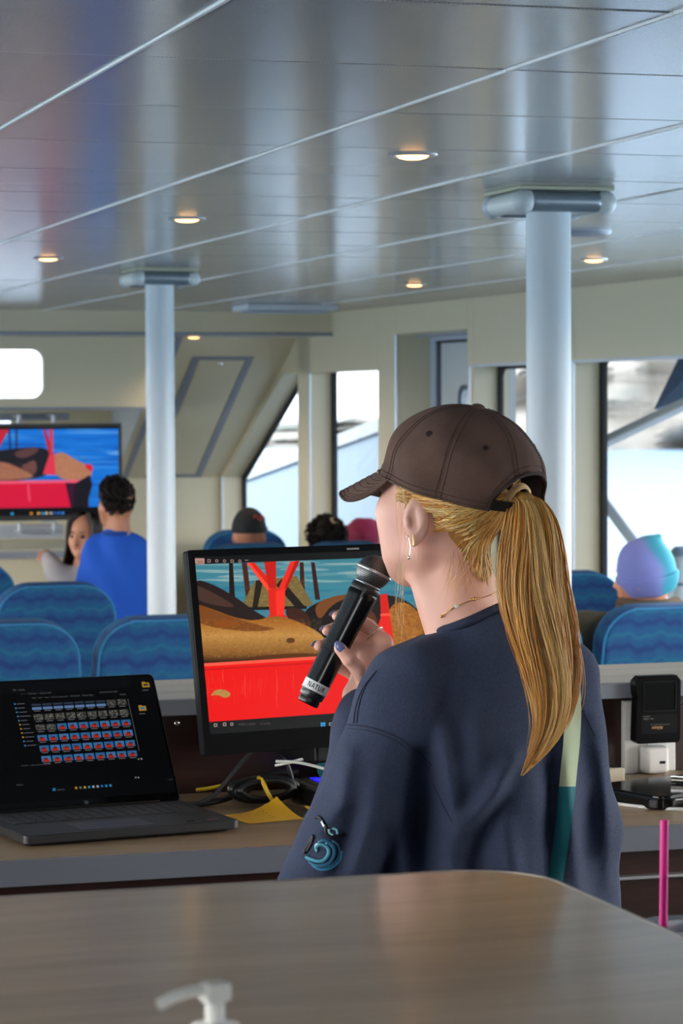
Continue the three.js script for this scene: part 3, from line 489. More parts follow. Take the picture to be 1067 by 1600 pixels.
const noteTex = ctexClamp(256, 256, (g) => { g.fillStyle = '#e9ac12'; g.fillRect(0, 0, 256, 256); g.strokeStyle = '#5a3d08'; g.lineWidth = 2; for (let r = 0; r < 5; r++) { g.beginPath(); g.moveTo(30, 60 + r * 36); for (let x = 30; x < rr(140, 225); x += 5) g.lineTo(x, 60 + r * 36 + rr(-6, 6)); g.stroke(); } });
const noteMat = std('#ffffff', 0.8, { map: noteTex, side: THREE.DoubleSide });
paper('sticky_note', 'yellow handwritten note with a curled corner beside the laptop', [[1.13, -4.325], [1.236, -4.36], [1.252, -4.245], [1.150, -4.222]], (u, v) => 0.022 * Math.max(0, (u - 0.3) / 0.7) ** 2 * Math.max(0, 1 - v * 1.15) ** 1.5, noteMat);
paper('sticky_note', 'yellow note half hidden behind the woman\'s sleeve', [[1.268, -4.31], [1.345, -4.312], [1.345, -4.24], [1.275, -4.25]], (u, v) => 0.012 * (1 - v) * (1 - u), noteMat);
{
  const t = thing('mini_keyboard', 'small black keypad with blue backlit keys by the sleeve', 'keypad', [1.372, DY, -4.42], 0);
  part(t, 'case', rbox(0.15, 0.028, 0.2, 0.004).translate(0, 0.0145, 0), M.black);
  const blue = new THREE.MeshStandardMaterial({ color: '#11113a', emissive: '#2320ff', emissiveIntensity: 0.4, roughness: 0.5 }), dk = std('#17171a', 0.5), kg = rbox(0.015, 0.004, 0.013, 0.001, 1);
  for (let r = 0; r < 10; r++) for (let c = 0; c < 8; c++) part(t, 'key', kg, c > 1 && r < 8 ? blue : dk, [-0.062 + c * 0.0178, 0.0295, -0.084 + r * 0.0185]);
  
  const t3 = thing('teal_pouch', 'crumpled teal cloth pouch beneath the monitor', 'pouch', [1.43, DY, -4.56]); const g = new THREE.IcosahedronGeometry(0.05, 5), p = g.attributes.position; for (let i = 0; i < p.count; i++) { const x = p.getX(i), y = p.getY(i), z = p.getZ(i), k = 1 + 0.2 * (vnoise(x * 60 + 40, y * 60 + z * 40 + 40) - 0.5); p.setXYZ(i, x * k * 1.2, Math.max(-0.04, y * k), z * k * 0.75); } g.computeVertexNormals(); part(t3, 'cloth', g.translate(0, 0.041, 0), std('#0d5a63', 0.8));
  const t4 = thing('paper_tag', 'small white paper tag by the monitor corner', 'tag', [1.312, DY, -4.16]); part(t4, 'stem', cyl(0.0012, 0.0012, 0.12, 8).translate(0, 0.06, 0), M.black); part(t4, 'card', rbox(0.03, 0.025, 0.001, 0.0004).translate(0.012, 0.117, 0), std('#cfd2ce', 0.7));
}
// right-hand end of the desk: chargers and a tray
{
  const ZP = -4.602;
  const tr = thing('cable_trunking', 'white vertical cable trunking on the dark partition', 'trunking', [1.98, DY, ZP]); part(tr, 'channel', rbox(0.026, 0.134, 0.018, 0.002).translate(0, 0.0675, 0.009), M.whitePlastic);
  const so = thing('wall_socket', 'white wall socket plate behind the chargers', 'socket', [2.035, 0.99, ZP]); part(so, 'plate', rbox(0.078, 0.13, 0.008, 0.003).translate(0, 0, 0.004), M.whitePlastic); part(so, 'socket_face', rbox(0.04, 0.105, 0.004, 0.002).translate(0, 0, 0.0095), std('#c9cfd2', 0.4));
  const t = thing('battery_charger', 'black camera battery charger plugged into the partition socket', 'charger', [2.015, 1.047, ZP + 0.037]);
  const s = new THREE.Shape(); const W = 0.043, H = 0.06; s.moveTo(-W, -H + 0.004); s.lineTo(-W + 0.006, -H); s.lineTo(W - 0.004, -H); s.lineTo(W, -H + 0.004); s.lineTo(W + 0.001, H - 0.008); s.lineTo(W - 0.006, H); s.lineTo(-W + 0.008, H); s.lineTo(-W, H - 0.008); s.lineTo(-W + 0.001, 0.03); s.lineTo(-W + 0.004, 0.022); s.lineTo(-W + 0.002, 0.01); s.lineTo(-W, -H + 0.004);
  part(t, 'shell', extrude(s, 0.022, 0.002), phy('#060607', 0.5, { specularIntensity: 0.18 }));
  part(t, 'battery_bay', (() => { const a = roundRect(0.066, 0.056, 0.003, -0.03, -0.004); a.holes.push(roundRect(0.062, 0.052, 0.002, -0.028, -0.002)); return extrude(a, 0.0012).translate(0, 0, 0.024); })(), M.black);
  const mk = ctexClamp(512, 256, (g) => { g.fillStyle = '#050506'; g.fillRect(0, 0, 512, 256); g.fillStyle = '#b9b4ae'; g.font = '20px sans-serif'; g.fillRect(30, 22, 8, 8); g.fillText('CHARGE', 48, 34); g.fillRect(30, 54, 8, 8); g.fillText('READY / 100%', 48, 66); g.save(); g.translate(400, 130); g.rotate(Math.PI); g.fillStyle = '#8f8a84'; g.font = '22px sans-serif'; g.fillText('BATTERY CHARGER MH-25a', 0, 0); g.fillStyle = '#e0a878'; g.font = 'italic bold 54px sans-serif'; g.fillText('Nikon', 90, -30); g.restore(); });
  part(t, 'print', new THREE.PlaneGeometry(0.072, 0.036).translate(0.002, -0.026, 0.0245), phy('#ffffff', 0.45, { map: mk, specularIntensity: 0.35 }));
  const u = thing('usb_adapter', 'white usb power adapter below the black charger', 'charger', [2.02, 0.952, ZP + 0.0125]); part(u, 'cube', rbox(0.046, 0.05, 0.038, 0.008, 4).translate(0, 0, 0.019), std('#e6e0dc', 0.3)); part(u, 'usb_port', rbox(0.012, 0.005, 0.001, 0.0004).translate(0.008, -0.004, 0.0382), M.black);
  const b = thing('power_strip', 'pale beige power strip end beside the sweatshirt', 'power strip', [1.86, DY, -4.475]); part(b, 'case', rbox(0.1, 0.03, 0.05, 0.003).translate(0, 0.0155, 0), std('#c9bda6', 0.5)); part(b, 'outlet', rbox(0.04, 0.002, 0.03, 0.001).translate(0.005, 0.031, 0), M.black); part(b, 'outlet', rbox(0.016, 0.002, 0.03, 0.001).translate(0.038, 0.031, 0), M.black);
  const tray = thing('black_tray', 'glossy black tray holding a pen on the desk corner', 'tray', [1.93, DY, -4.27], 0.3);
  part(tray, 'body', extrude(roundRect(0.25, 0.2, 0.03), 0.012, 0.004, 10).rotateX(-Math.PI / 2).translate(0, 0.0045, 0), M.blackGloss); part(tray, 'screen_plate', extrude(roundRect(0.235, 0.185, 0.025), 0.002, 0.001, 10).rotateX(-Math.PI / 2).translate(0, 0.0205, 0), M.blackGloss); part(tray, 'side_slot', rbox(0.04, 0.004, 0.002, 0.001).translate(-0.05, 0.01, 0.104), std('#26262a', 0.4)); part(tray, 'side_knob', cyl(0.005, 0.005, 0.003, 16).rotateX(Math.PI / 2).translate(-0.005, 0.011, 0.105), std('#3a3a3c', 0.3));
  const pen = thing('metal_pen', 'silver and amber pen lying on the black tray', 'pen', [1.96, DY + 0.0236 + 0.006, -4.26], -0.75); part(pen, 'barrel', cyl(0.005, 0.006, 0.085, 16).rotateZ(Math.PI / 2), std('#77746c', 0.25, { metalness: 0.8 })); part(pen, 'tip', cyl(0.0062, 0.0062, 0.02, 16).rotateZ(Math.PI / 2).translate(0.05, 0, 0), std('#a8672a', 0.3)); part(pen, 'clip', rbox(0.03, 0.002, 0.003, 0.0008).translate(-0.03, 0.006, 0), M.chrome);
  cable('white_cable', 'thin white cable curving round the front of the black tray', [[1.78, DY + 0.003, -4.27], [1.815, DY + 0.003, -4.19], [1.86, DY + 0.003, -4.14], [1.92, DY + 0.003, -4.115], [2.0, DY + 0.003, -4.12], [2.1, DY + 0.003, -4.15], [2.2, DY + 0.003, -4.2]], 0.003, whiteCable);
}
// pump dispenser on the bar, drink cup with pink straw
{
  const t = thing('pump_bottle', 'white pump dispenser at the near edge of the bar', 'dispenser', [0.373, 1.1802, -1.444], 0.3);
  const w = std('#e9e6df', 0.4);
  part(t, 'bottle', lathe([[0, 0], [0.026, 0], [0.028, 0.004], [0.028, 0.05], [0.024, 0.06], [0.012, 0.066], [0.012, 0.07]]), w); part(t, 'collar', lathe([[0.0135, 0.066], [0.0135, 0.078], [0.006, 0.08]]), w); part(t, 'stem', cyl(0.0055, 0.0055, 0.026, 20).translate(0, 0.086, 0), w);
  part(t, 'pump_head', merge([rbox(0.016, 0.011, 0.013, 0.003).translate(0, 0.0965, 0), tube([V(0.004, 0.098, 0), V(-0.012, 0.0985, 0), V(-0.026, 0.097, 0), V(-0.036, 0.094, 0)], 0.0032, 20, 10)]), w);
  const c = thing('drink_cup', 'lidded clear cup with a bright pink straw at the bar corner', 'cup', [1.077, 0.9652, -2.37]);
  part(c, 'cup', lathe([[0, 0.001], [0.032, 0.001], [0.034, 0.006], [0.042, 0.128], [0.0415, 0.129]]), phy('#e8eef0', 0.08, { transmission: 0.85, thickness: 0, ior: 1.4 }));
  part(c, 'lid', lathe([[0.043, 0.124], [0.045, 0.13], [0.044, 0.137], [0.041, 0.139], [0.038, 0.134], [0.02, 0.134], [0.016, 0.139], [0.006, 0.14], [0, 0.14]]), phy('#c8d0d6', 0.25, { transmission: 0.35, thickness: 0, ior: 1.4 }));
  part(c, 'straw', cyl(0.0040, 0.0040, 0.20, 16).rotateZ(-0.012).translate(-0.0255, 0.142, 0.012), phy('#e0128c', 0.4, {}), undefined, 'bright pink straw');
}
// ---------------------------------------------------------------- smooth bodies: a distance field meshed with surface nets
function surfaceNets(field, lo, hi, cell) {
  const n = [0, 1, 2].map((k) => Math.max(4, Math.ceil((hi.getComponent(k) - lo.getComponent(k)) / cell) + 1)), [nx, ny, nz] = n, f = new Float32Array(nx * ny * nz);
  const at = (i, j, k) => (k * ny + j) * nx + i;
  for (let k = 0; k < nz; k++) for (let j = 0; j < ny; j++) for (let i = 0; i < nx; i++) f[at(i, j, k)] = field(lo.x + i * cell, lo.y + j * cell, lo.z + k * cell);
  const vid = new Int32Array(nx * ny * nz).fill(-1), pos = [], idx = [];
  const C = []; for (let a = 0; a < 8; a++) C.push([a & 1, (a >> 1) & 1, a >> 2]);
  const Ed = []; for (let a = 0; a < 8; a++) for (const b of [1, 2, 4]) if (!(a & b)) Ed.push([a, a | b]);
  for (let k = 0; k < nz - 1; k++) for (let j = 0; j < ny - 1; j++) for (let i = 0; i < nx - 1; i++) {
    let m = 0; const v = C.map(([a, b, c], q) => { const d = f[at(i + a, j + b, k + c)]; if (d < 0) m |= 1 << q; return d; });
    if (m === 0 || m === 255) continue;
    let x = 0, y = 0, z = 0, s = 0;
    for (const [a, b] of Ed) if ((v[a] < 0) !== (v[b] < 0)) { const t = v[a] / (v[a] - v[b]); x += lerp(C[a][0], C[b][0], t); y += lerp(C[a][1], C[b][1], t); z += lerp(C[a][2], C[b][2], t); s++; }
    vid[at(i, j, k)] = pos.length / 3; pos.push(lo.x + (i + x / s) * cell, lo.y + (j + y / s) * cell, lo.z + (k + z / s) * cell);
  }
  const quad = (a, b, c, d, flip) => { if (a < 0 || b < 0 || c < 0 || d < 0) return; if (flip) idx.push(a, c, b, a, d, c); else idx.push(a, b, c, a, c, d); };
  for (let k = 1; k < nz - 1; k++) for (let j = 1; j < ny - 1; j++) for (let i = 1; i < nx - 1; i++) {
    const d = f[at(i, j, k)] < 0;
    if (d !== f[at(i + 1, j, k)] < 0) quad(vid[at(i, j - 1, k - 1)], vid[at(i, j, k - 1)], vid[at(i, j, k)], vid[at(i, j - 1, k)], !d);
    if (d !== f[at(i, j + 1, k)] < 0) quad(vid[at(i - 1, j, k - 1)], vid[at(i - 1, j, k)], vid[at(i, j, k)], vid[at(i, j, k - 1)], !d);
    if (d !== f[at(i, j, k + 1)] < 0) quad(vid[at(i - 1, j - 1, k)], vid[at(i, j - 1, k)], vid[at(i, j, k)], vid[at(i - 1, j, k)], !d);
  }
  const g = new THREE.BufferGeometry(), nor = new Float32Array(pos.length), e = cell * 0.7;
  for (let i = 0; i < pos.length; i += 3) {
    const [x, y, z] = [pos[i], pos[i + 1], pos[i + 2]], a = field(x + e, y, z) - field(x - e, y, z), b = field(x, y + e, z) - field(x, y - e, z), c = field(x, y, z + e) - field(x, y, z - e), l = Math.hypot(a, b, c) || 1;
    nor[i] = a / l; nor[i + 1] = b / l; nor[i + 2] = c / l;
  }
  g.setAttribute('position', new THREE.Float32BufferAttribute(pos, 3)); g.setAttribute('normal', new THREE.BufferAttribute(nor, 3)); g.setIndex(idx);
  const uv = new Float32Array(pos.length / 3 * 2); for (let i = 0; i < uv.length / 2; i++) { uv[i * 2] = pos[i * 3] + pos[i * 3 + 2] * 0.7; uv[i * 2 + 1] = pos[i * 3 + 1] + pos[i * 3 + 2] * 0.3; }
  g.setAttribute('uv', new THREE.BufferAttribute(uv, 2)); return g;
}
const smin = (a, b, k) => { const h = Math.max(k - Math.abs(a - b), 0) / k; return Math.min(a, b) - h * h * k * 0.25; };
const smax = (a, b, k) => -smin(-a, -b, k);
function cone(a, b, ra, rb) {          // tapered capsule
  const dx = b.x - a.x, dy = b.y - a.y, dz = b.z - a.z, l2 = dx * dx + dy * dy + dz * dz || 1e-9;
  return (x, y, z) => { const t = clamp(((x - a.x) * dx + (y - a.y) * dy + (z - a.z) * dz) / l2, 0, 1); return Math.hypot(x - a.x - dx * t, y - a.y - dy * t, z - a.z - dz * t) - lerp(ra, rb, t); };
}
function ellipsoid(c, r, q) {           // approximate distance; q turns world offsets into the ellipsoid's frame
  const v = V(0, 0, 0);
  return (x, y, z) => { v.set(x - c.x, y - c.y, z - c.z); if (q) v.applyQuaternion(q); const a = Math.hypot(v.x / r.x, v.y / r.y, v.z / r.z), b = Math.hypot(v.x / r.x ** 2, v.y / r.y ** 2, v.z / r.z ** 2); return b < 1e-6 ? -Math.min(r.x, r.y, r.z) : a * (a - 1) / b; };
}
const union = (list, k) => (x, y, z) => { let d = list[0](x, y, z); for (let i = 1; i < list.length; i++) d = smin(d, list[i](x, y, z), k); return d; };
const rbf = (c, h, r) => (x, y, z) => { const a = Math.abs(x - c.x) - h.x + r, b = Math.abs(y - c.y) - h.y + r, d = Math.abs(z - c.z) - h.z + r; return Math.hypot(Math.max(a, 0), Math.max(b, 0), Math.max(d, 0)) + Math.min(Math.max(a, b, d), 0) - r; };

// ---------------------------------------------------------------- blue passenger seats
{
  const tex = dtex(512, 512, (u, v) => {
    const w = v * 6 + 0.07 * Math.sin(u * 6.283 * 4) + 0.05 * Math.sin(u * 6.283 * 9 + 1.3) + 0.12 * (vnoise(u * 6, v * 6, 6, 6) - 0.5), p = w - Math.floor(w), row = ((Math.floor(w) % 6) + 6) % 6;
    const dark = Math.exp(-(((p - 0.3) / 0.13) ** 2)) * (0.6 + 0.4 * hash2(row, 3)), light = Math.exp(-(((p - 0.78) / 0.09) ** 2)) * (0.45 + 0.55 * hash2(row, 9)), n = (vnoise(u * 128, v * 128, 128, 128) - 0.5) * 14;
    return [0 + light * 4, 66 - dark * 24 + light * 26 + n * 0.8, 112 - dark * 14 + light * 6 + n * 0.8];
  }, true, [1 / 0.5, 1 / 0.5]);
  const fab = std('#ffffff', 0.9, { map: tex }), pipe = std('#1f6c98', 0.8), side = std('#0c3f6a', 0.85), dark = std('#22262c', 0.6);
  function makeSeat() {
    const g = new THREE.Group(), w = 0.42, h = 0.56;
    const s = new THREE.Shape(), r = 0.12, x = w / 2; s.moveTo(-x + 0.03, 0); s.lineTo(x - 0.03, 0); s.lineTo(x, h - r); s.absarc(x - r, h - r, r, 0, Math.PI / 2); s.lineTo(-x + r, h); s.absarc(-x + r, h - r, r, Math.PI / 2, Math.PI); s.lineTo(-x + 0.03, 0);
    const back = part(g, 'backrest', uvBox(extrude(s, 0.055, 0.02, 14, 4).translate(0, 0, -0.03)), fab, [0, 0.37, 0]); back.rotation.x = 0.1;
    const edge = s.getPoints(14).map((p) => V(p.x, p.y, 0)); edge.pop();
    for (const z of [0.038, -0.042]) part(back, 'piping', tube(edge.map((p) => V(p.x * 1.07, p.y + (p.y > 0.3 ? 0.012 : 0), z)), 0.004, 90, 6, true), pipe);
    part(g, 'seat_cushion', uvBox(rbox(w + 0.02, 0.1, 0.44, 0.04, 4)), fab, [0, 0.37, -0.24]);
    part(g, 'seat_base', rbox(w - 0.04, 0.05, 0.4, 0.01), dark, [0, 0.30, -0.23]);
    for (const sx of [-1, 1]) part(g, 'leg', rbox(0.04, 0.29, 0.3, 0.008), dark, [sx * 0.14, 0.145, -0.22]);
    return sh(g);
  }
  const proto = makeSeat();
  // top of the backrest sits at 0.95 m, 56 mm aft of the seat's origin
  for (const [x, z, label, turn] of [
    [1.487, -8.38, 'blue wave-pattern seat back above the laptop, nearest at the left edge', 0], [2.0, -8.38, 'blue wave-pattern seat back directly left of the monitor', 0], [3.68, -8.31, 'blue wave-pattern seat back in front of the beanie passenger', 0],
    [1.99, -10.14, 'blue wave-pattern seat back in front of the boy, second row on the left', 0], [4.06, -10.1, 'blue wave-pattern seat back by the window left of the beanie', 0], [1.88, -11.65, 'blue seat back cut by the left edge, third row', 0],
    [3.49, -12.76, 'blue seat back of the man in the dark cap', 0], [3.97, -12.76, 'blue seat back of the dark-haired passenger with the clip', 0], [3.84, -14.2, 'far blue seat back left of the man in the dark cap', 0], [3.15, -8.31, 'blue seat back hidden behind the woman', 0],
  ]) { const o = proto.clone(); o.name = numbered('passenger_seat'); o.position.set(x, 0, z); o.rotation.y = turn; o.userData = { label, category: 'seat', group: 'blue passenger seats' }; if (z === -14.2) o.position.y = 0.0; scene.add(o); }
}
// ---------------------------------------------------------------- television
{
  const w = 0.93, h = 0.525, t = thing('television', 'wall television showing seals on a red buoy in blue water', 'television', [3.215 - w / 2, 1.006, -14.4]);
  part(t, 'housing', rbox(w, h, 0.04, 0.006).translate(0, h / 2, -0.02), M.black);
  part(t, 'bezel', (() => { const s = roundRect(w, h, 0.006, -w / 2, 0); s.holes.push(roundRect(w - 0.036, h - 0.044, 0.002, -w / 2 + 0.018, 0.026)); return extrude(s, 0.006); })(), std('#0b0b0d', 0.3));
  part(t, 'screen', new THREE.PlaneGeometry(w - 0.034, h - 0.042).translate(0, 0.025 + (h - 0.044) / 2, 0.002), screenMat(tvTex, 0.42));
  part(t, 'sensor_bar', rbox(0.08, 0.01, 0.01, 0.003).translate(0.06, -0.003, 0), std('#a9b0b4', 0.4));
  for (const [x, y] of [[-0.09, 0.545], [0.1, 0.545], [-0.09, -0.035], [0.1, -0.035]]) part(t, 'mount_bracket', merge([cyl(0.013, 0.013, 0.05, 16).translate(x, y, -0.05), rbox(0.03, 0.016, 0.16, 0.004).translate(x, y + (y > 0 ? 0.02 : -0.03), -0.12)]), std('#9aa0a6', 0.35, { metalness: 0.4 }));
  faceLight(t, w - 0.05, h - 0.06, new THREE.Color(0.5, 0.45, 0.9), 0.05, [0, h / 2, 0.02]);
}
// ---------------------------------------------------------------- outside: sea, cliffs, parts of the boat
{
  const seaTex = dtex(256, 256, (u, v) => { const a = vnoise(u * 8, v * 40, 8, 40) * 0.5 + vnoise(u * 24, v * 100, 24, 100) * 0.5; return [120 + a * 60, 150 + a * 60, 175 + a * 60]; }, true, [1 / 12, 1 / 12]);
  const sea = new THREE.Mesh(uvBox(new THREE.PlaneGeometry(2400, 2400).rotateX(-Math.PI / 2)), std('#ffffff', 0.25, { map: seaTex, bumpMap: grain(256, 24), bumpScale: 0.05 })); sea.material.bumpMap.repeat.set(0.2, 0.2);
  sea.name = 'sea'; sea.position.set(0, -1.9, 0); sea.userData = { label: 'pale rippled sea outside the windows', category: 'sea', kind: 'stuff' }; scene.add(sea);
  // hazy cliffs to starboard
  const nx = 220, ny = 60, pos = [], col = [], idx = [], uv = [];
  for (let j = 0; j <= ny; j++) for (let i = 0; i <= nx; i++) {
    const a = lerp(-0.95, 1.5, i / nx), v = j / ny, az = 0.30 + 0.0 + a * 0.62, R = 205 + v * 90 + 30 * vnoise(i * 0.14, j * 0.2 + 3) + 12 * vnoise(i * 0.5, j * 0.5), top = 34 * sstep(-0.25, -0.17, a) * (1 + 0.6 * vnoise(i * 0.1 + 5, 2));
    const bx = Math.sin(az + 0.18) * R, bz = -Math.cos(az + 0.18) * R; pos.push(bx, -2.2 + v * top + 3 * vnoise(i * 0.3, j * 0.4) * v, bz); uv.push(i, j);
    const n = vnoise(i * 0.7 + 9, j * 0.8) * 0.6 + vnoise(i * 0.2, j * 0.2 + 7) * 0.4, veg = sstep(0.5, 0.66, vnoise(i * 0.32, j * 0.3 + 20)) * sstep(0.06, 0.14, v), c = [lerp(0.36 + 0.16 * n, 0.25, veg), lerp(0.32 + 0.15 * n, 0.255, veg), lerp(0.28 + 0.13 * n, 0.23, veg)]; col.push(...c);
    if (i < nx && j < ny) { const q = j * (nx + 1) + i; idx.push(q, q + 1, q + nx + 2, q, q + nx + 2, q + nx + 1); }
  }
  const g = new THREE.BufferGeometry(); g.setAttribute('position', new THREE.Float32BufferAttribute(pos, 3)); g.setAttribute('color', new THREE.Float32BufferAttribute(col, 3)); g.setAttribute('uv', new THREE.Float32BufferAttribute(uv, 2)); g.setIndex(idx); g.computeVertexNormals();
  const cl = new THREE.Mesh(g, std('#ffffff', 0.95, { vertexColors: true, side: THREE.DoubleSide })); cl.name = 'rocky_cliff'; cl.userData = { label: 'pale hazy rocky shore with shrubs beyond the water', category: 'cliff' }; scene.add(cl);
  // diagonal brace, dark plate and stair stringer outside the big window; bulwark wing further forward
  const bm = std('#f2f8ff', 0.5), t = thing('exterior_brace', 'pale blue diagonal brace outside the big starboard window', 'brace', [0, 0, 0]);
  const bar = (a, b, r0, r1) => { const d = b.clone().sub(a), g = rbox(r0, d.length(), r1, 0.01); g.applyQuaternion(new THREE.Quaternion().setFromUnitVectors(V(0, 1, 0), d.clone().normalize())); return g.translate(...a.clone().add(b).multiplyScalar(0.5).toArray()); };
  part(t, 'brace_beam', bar(spot(900, 712, 12.4), spot(1110, 612, 11.8), 0.045, 0.045), bm);
  const d = thing('exterior_plate', 'dark blue grey plate above the diagonal brace outside', 'plate', [0, 0, 0]); { const s = [spot(1021, 640, 12.6), spot(1062, 555, 12.6), spot(1130, 530, 12.4), spot(1130, 600, 12.4)], gg = new THREE.BufferGeometry(), off = wallN.clone().multiplyScalar(0.04), pts = [...s, ...s.map((p) => p.clone().add(off))], ids = [0, 1, 2, 0, 2, 3, 4, 6, 5, 4, 7, 6]; for (let i = 0; i < 4; i++) { const j = (i + 1) % 4; ids.push(i, i + 4, j, j, i + 4, j + 4); } gg.setFromPoints(pts); gg.setIndex(ids); const ng = gg.toNonIndexed(); ng.computeVertexNormals(); part(d, 'plate', ng, std('#5a7290', 0.5)); }
  const st = thing('exterior_stringer', 'pale stair stringer low outside the big starboard window', 'stringer', [0, 0, 0]); part(st, 'stringer', bar(spot(925, 755, 12.2), spot(1330, 1303, 11.15), 0.08, 0.05), std('#dde8f6', 0.5));
  const dk = thing('side_deck', 'narrow side deck outside the starboard windows', 'deck', [0, 0, 0]); part(dk, 'deck_plate', onWall(boxAt(-2, 6.5, -0.12, -0.02, 0.3, 2.2)), std('#9aa4ad', 0.7)); part(dk, 'hull_plate', onWall(boxAt(-2, 6.5, -1.895, -0.12, 0.3, 2.1)), std('#d8dee4', 0.5));
  const rp = thing('exterior_post', 'small pale capped post outside right of the beanie', 'post', [0, 0, 0]); { const p = spot(1064, 905, 11.6); part(rp, 'post', cyl(0.035, 0.035, 0.22, 20).translate(p.x, p.y, p.z), std('#c7d6e6', 0.4)); part(rp, 'post_cap', lathe([[0.045, -0.01], [0.045, 0.012], [0.03, 0.03], [0, 0.034]]).translate(p.x, p.y + 0.11, p.z), std('#7f95ad', 0.4)); part(rp, 'post_ring', cyl(0.04, 0.04, 0.012, 20).translate(p.x, p.y - 0.02, p.z), std('#5b738e', 0.4)); part(rp, 'lower_post', cyl(0.025, 0.025, 0.9, 16).translate(p.x, p.y - 0.55, p.z), std('#c7d6e6', 0.4)); }
  const bw = thing('bow_bulwark', 'white bow bulwark with rising dark rubbing line outside the forward windows', 'bulwark', [0, 0, 0]);
  { const quad = (a, b, c, e, m, nm) => { const off = wallN.clone().multiplyScalar(0.05), s = [a, b, c, e], pts = [...s, ...s.map((p) => p.clone().add(off))], ids = [0, 1, 2, 0, 2, 3, 4, 6, 5, 4, 7, 6]; for (let i = 0; i < 4; i++) { const j = (i + 1) % 4; ids.push(i, i + 4, j, j, i + 4, j + 4); } const gg = new THREE.BufferGeometry().setFromPoints(pts); gg.setIndex(ids); const ng = gg.toNonIndexed(); ng.computeVertexNormals(); part(bw, nm, ng, m); };
    quad(spot(350, 748, 18.5), spot(620, 642, 17), spot(620, 664, 17), spot(350, 762, 18.5), std('#f2f4f6', 0.5), 'top_rail'); quad(spot(350, 762, 18.5), spot(620, 664, 17), spot(620, 667, 17), spot(350, 765, 18.5), std('#4f6072', 0.5), 'rubbing_line'); quad(spot(350, 765, 18.52), spot(620, 667, 17.02), spot(620, 1440, 17.02), spot(350, 1400, 18.52), std('#cfdeea', 0.5), 'bulwark_plate'); }
}
// ---------------------------------------------------------------- passengers in the background
const skinA = phy('#b57a5c', 0.5, { sheen: 0 }), hairDark = phy('#150e0b', 0.6, { specularIntensity: 0.4 });
function lump(field, c, r, cell) { return surfaceNets(field, V(c.x - r.x, c.y - r.y, c.z - r.z), V(c.x + r.x, c.y + r.y, c.z + r.z), cell); }
function figure(name, label, base, opts) {
  // base on the floor; a simple clothed body and a head; all in the person's own frame, facing -z before the turn
  const t = thing(name, label, 'person', [base.x, base.y, base.z], opts.turn || 0);
  return t;
}
function headField(c, s, turn = 0) {  // facing -z, turned about y
  const q = new THREE.Quaternion().setFromAxisAngle(V(0, 1, 0), turn), w = (x, y, z) => V(x * s, y * s, z * s).applyQuaternion(q).add(c), iq = q.clone().invert();
  const f = [ellipsoid(w(0, 0.025, 0.012), V(0.075 * s, 0.095 * s, 0.092 * s), iq), cone(w(0, -0.05, -0.04), w(0, -0.085, -0.06), 0.045 * s, 0.026 * s), cone(w(0.04, -0.02, -0.045), w(0.03, -0.06, -0.05), 0.03 * s, 0.022 * s), cone(w(-0.04, -0.02, -0.045), w(-0.03, -0.06, -0.05), 0.03 * s, 0.022 * s), cone(w(0, 0.01, -0.085), w(0, -0.025, -0.1), 0.008 * s, 0.013 * s), cone(w(0, -0.05, 0.02), w(0, -0.16, 0.03), 0.05 * s, 0.055 * s)];
  const ears = [-1, 1].map((k) => ellipsoid(w(k * 0.077, -0.01, 0.015), V(0.012 * s, 0.03 * s, 0.018 * s), iq));
  const u = union(f, 0.03 * s), e = union(ears, 0.01); return { field: (x, y, z) => smin(u(x, y, z), e(x, y, z), 0.008), at: w, iq };
}
function face(parent, h, s, m) { // eyes, brows and mouth as small parts of the body's head
  const q = h.iq.clone().invert();
  for (const k of [-1, 1]) { const e = part(parent, 'eye', new THREE.SphereGeometry(0.0105 * s, 14, 10), std('#2a1a12', 0.25)); e.position.copy(h.at(k * 0.031, 0.008, -0.075)); const b = part(parent, 'eyebrow', rbox(0.03 * s, 0.006 * s, 0.008 * s, 0.002), hairDark); b.position.copy(h.at(k * 0.031, 0.03, -0.079)); b.quaternion.copy(q); }
  const mo = part(parent, 'mouth', rbox(0.036 * s, 0.009 * s, 0.01 * s, 0.004), std('#9a4a44', 0.5)); mo.position.copy(h.at(0, -0.052, -0.085)); mo.quaternion.copy(q);
}
function curls(c, r, n, rad, m, parent, name, keep) { const l = []; for (let i = 0; i < n; i++) { const a = rr(0, 6.283), b = Math.acos(rr(-1, 1)), d = V(Math.sin(b) * Math.cos(a), Math.cos(b), Math.sin(b) * Math.sin(a)); if (!keep(d)) continue; const p = c.clone().add(V(d.x * r.x, d.y * r.y, d.z * r.z)); l.push(new THREE.TorusGeometry(rad * rr(0.7, 1.3), rad * 0.42, 5, 8, rr(3.5, 6.2)).rotateX(rr(0, 6)).rotateY(rr(0, 6)).translate(p.x, p.y, p.z)); } return part(parent, name, l, m); }
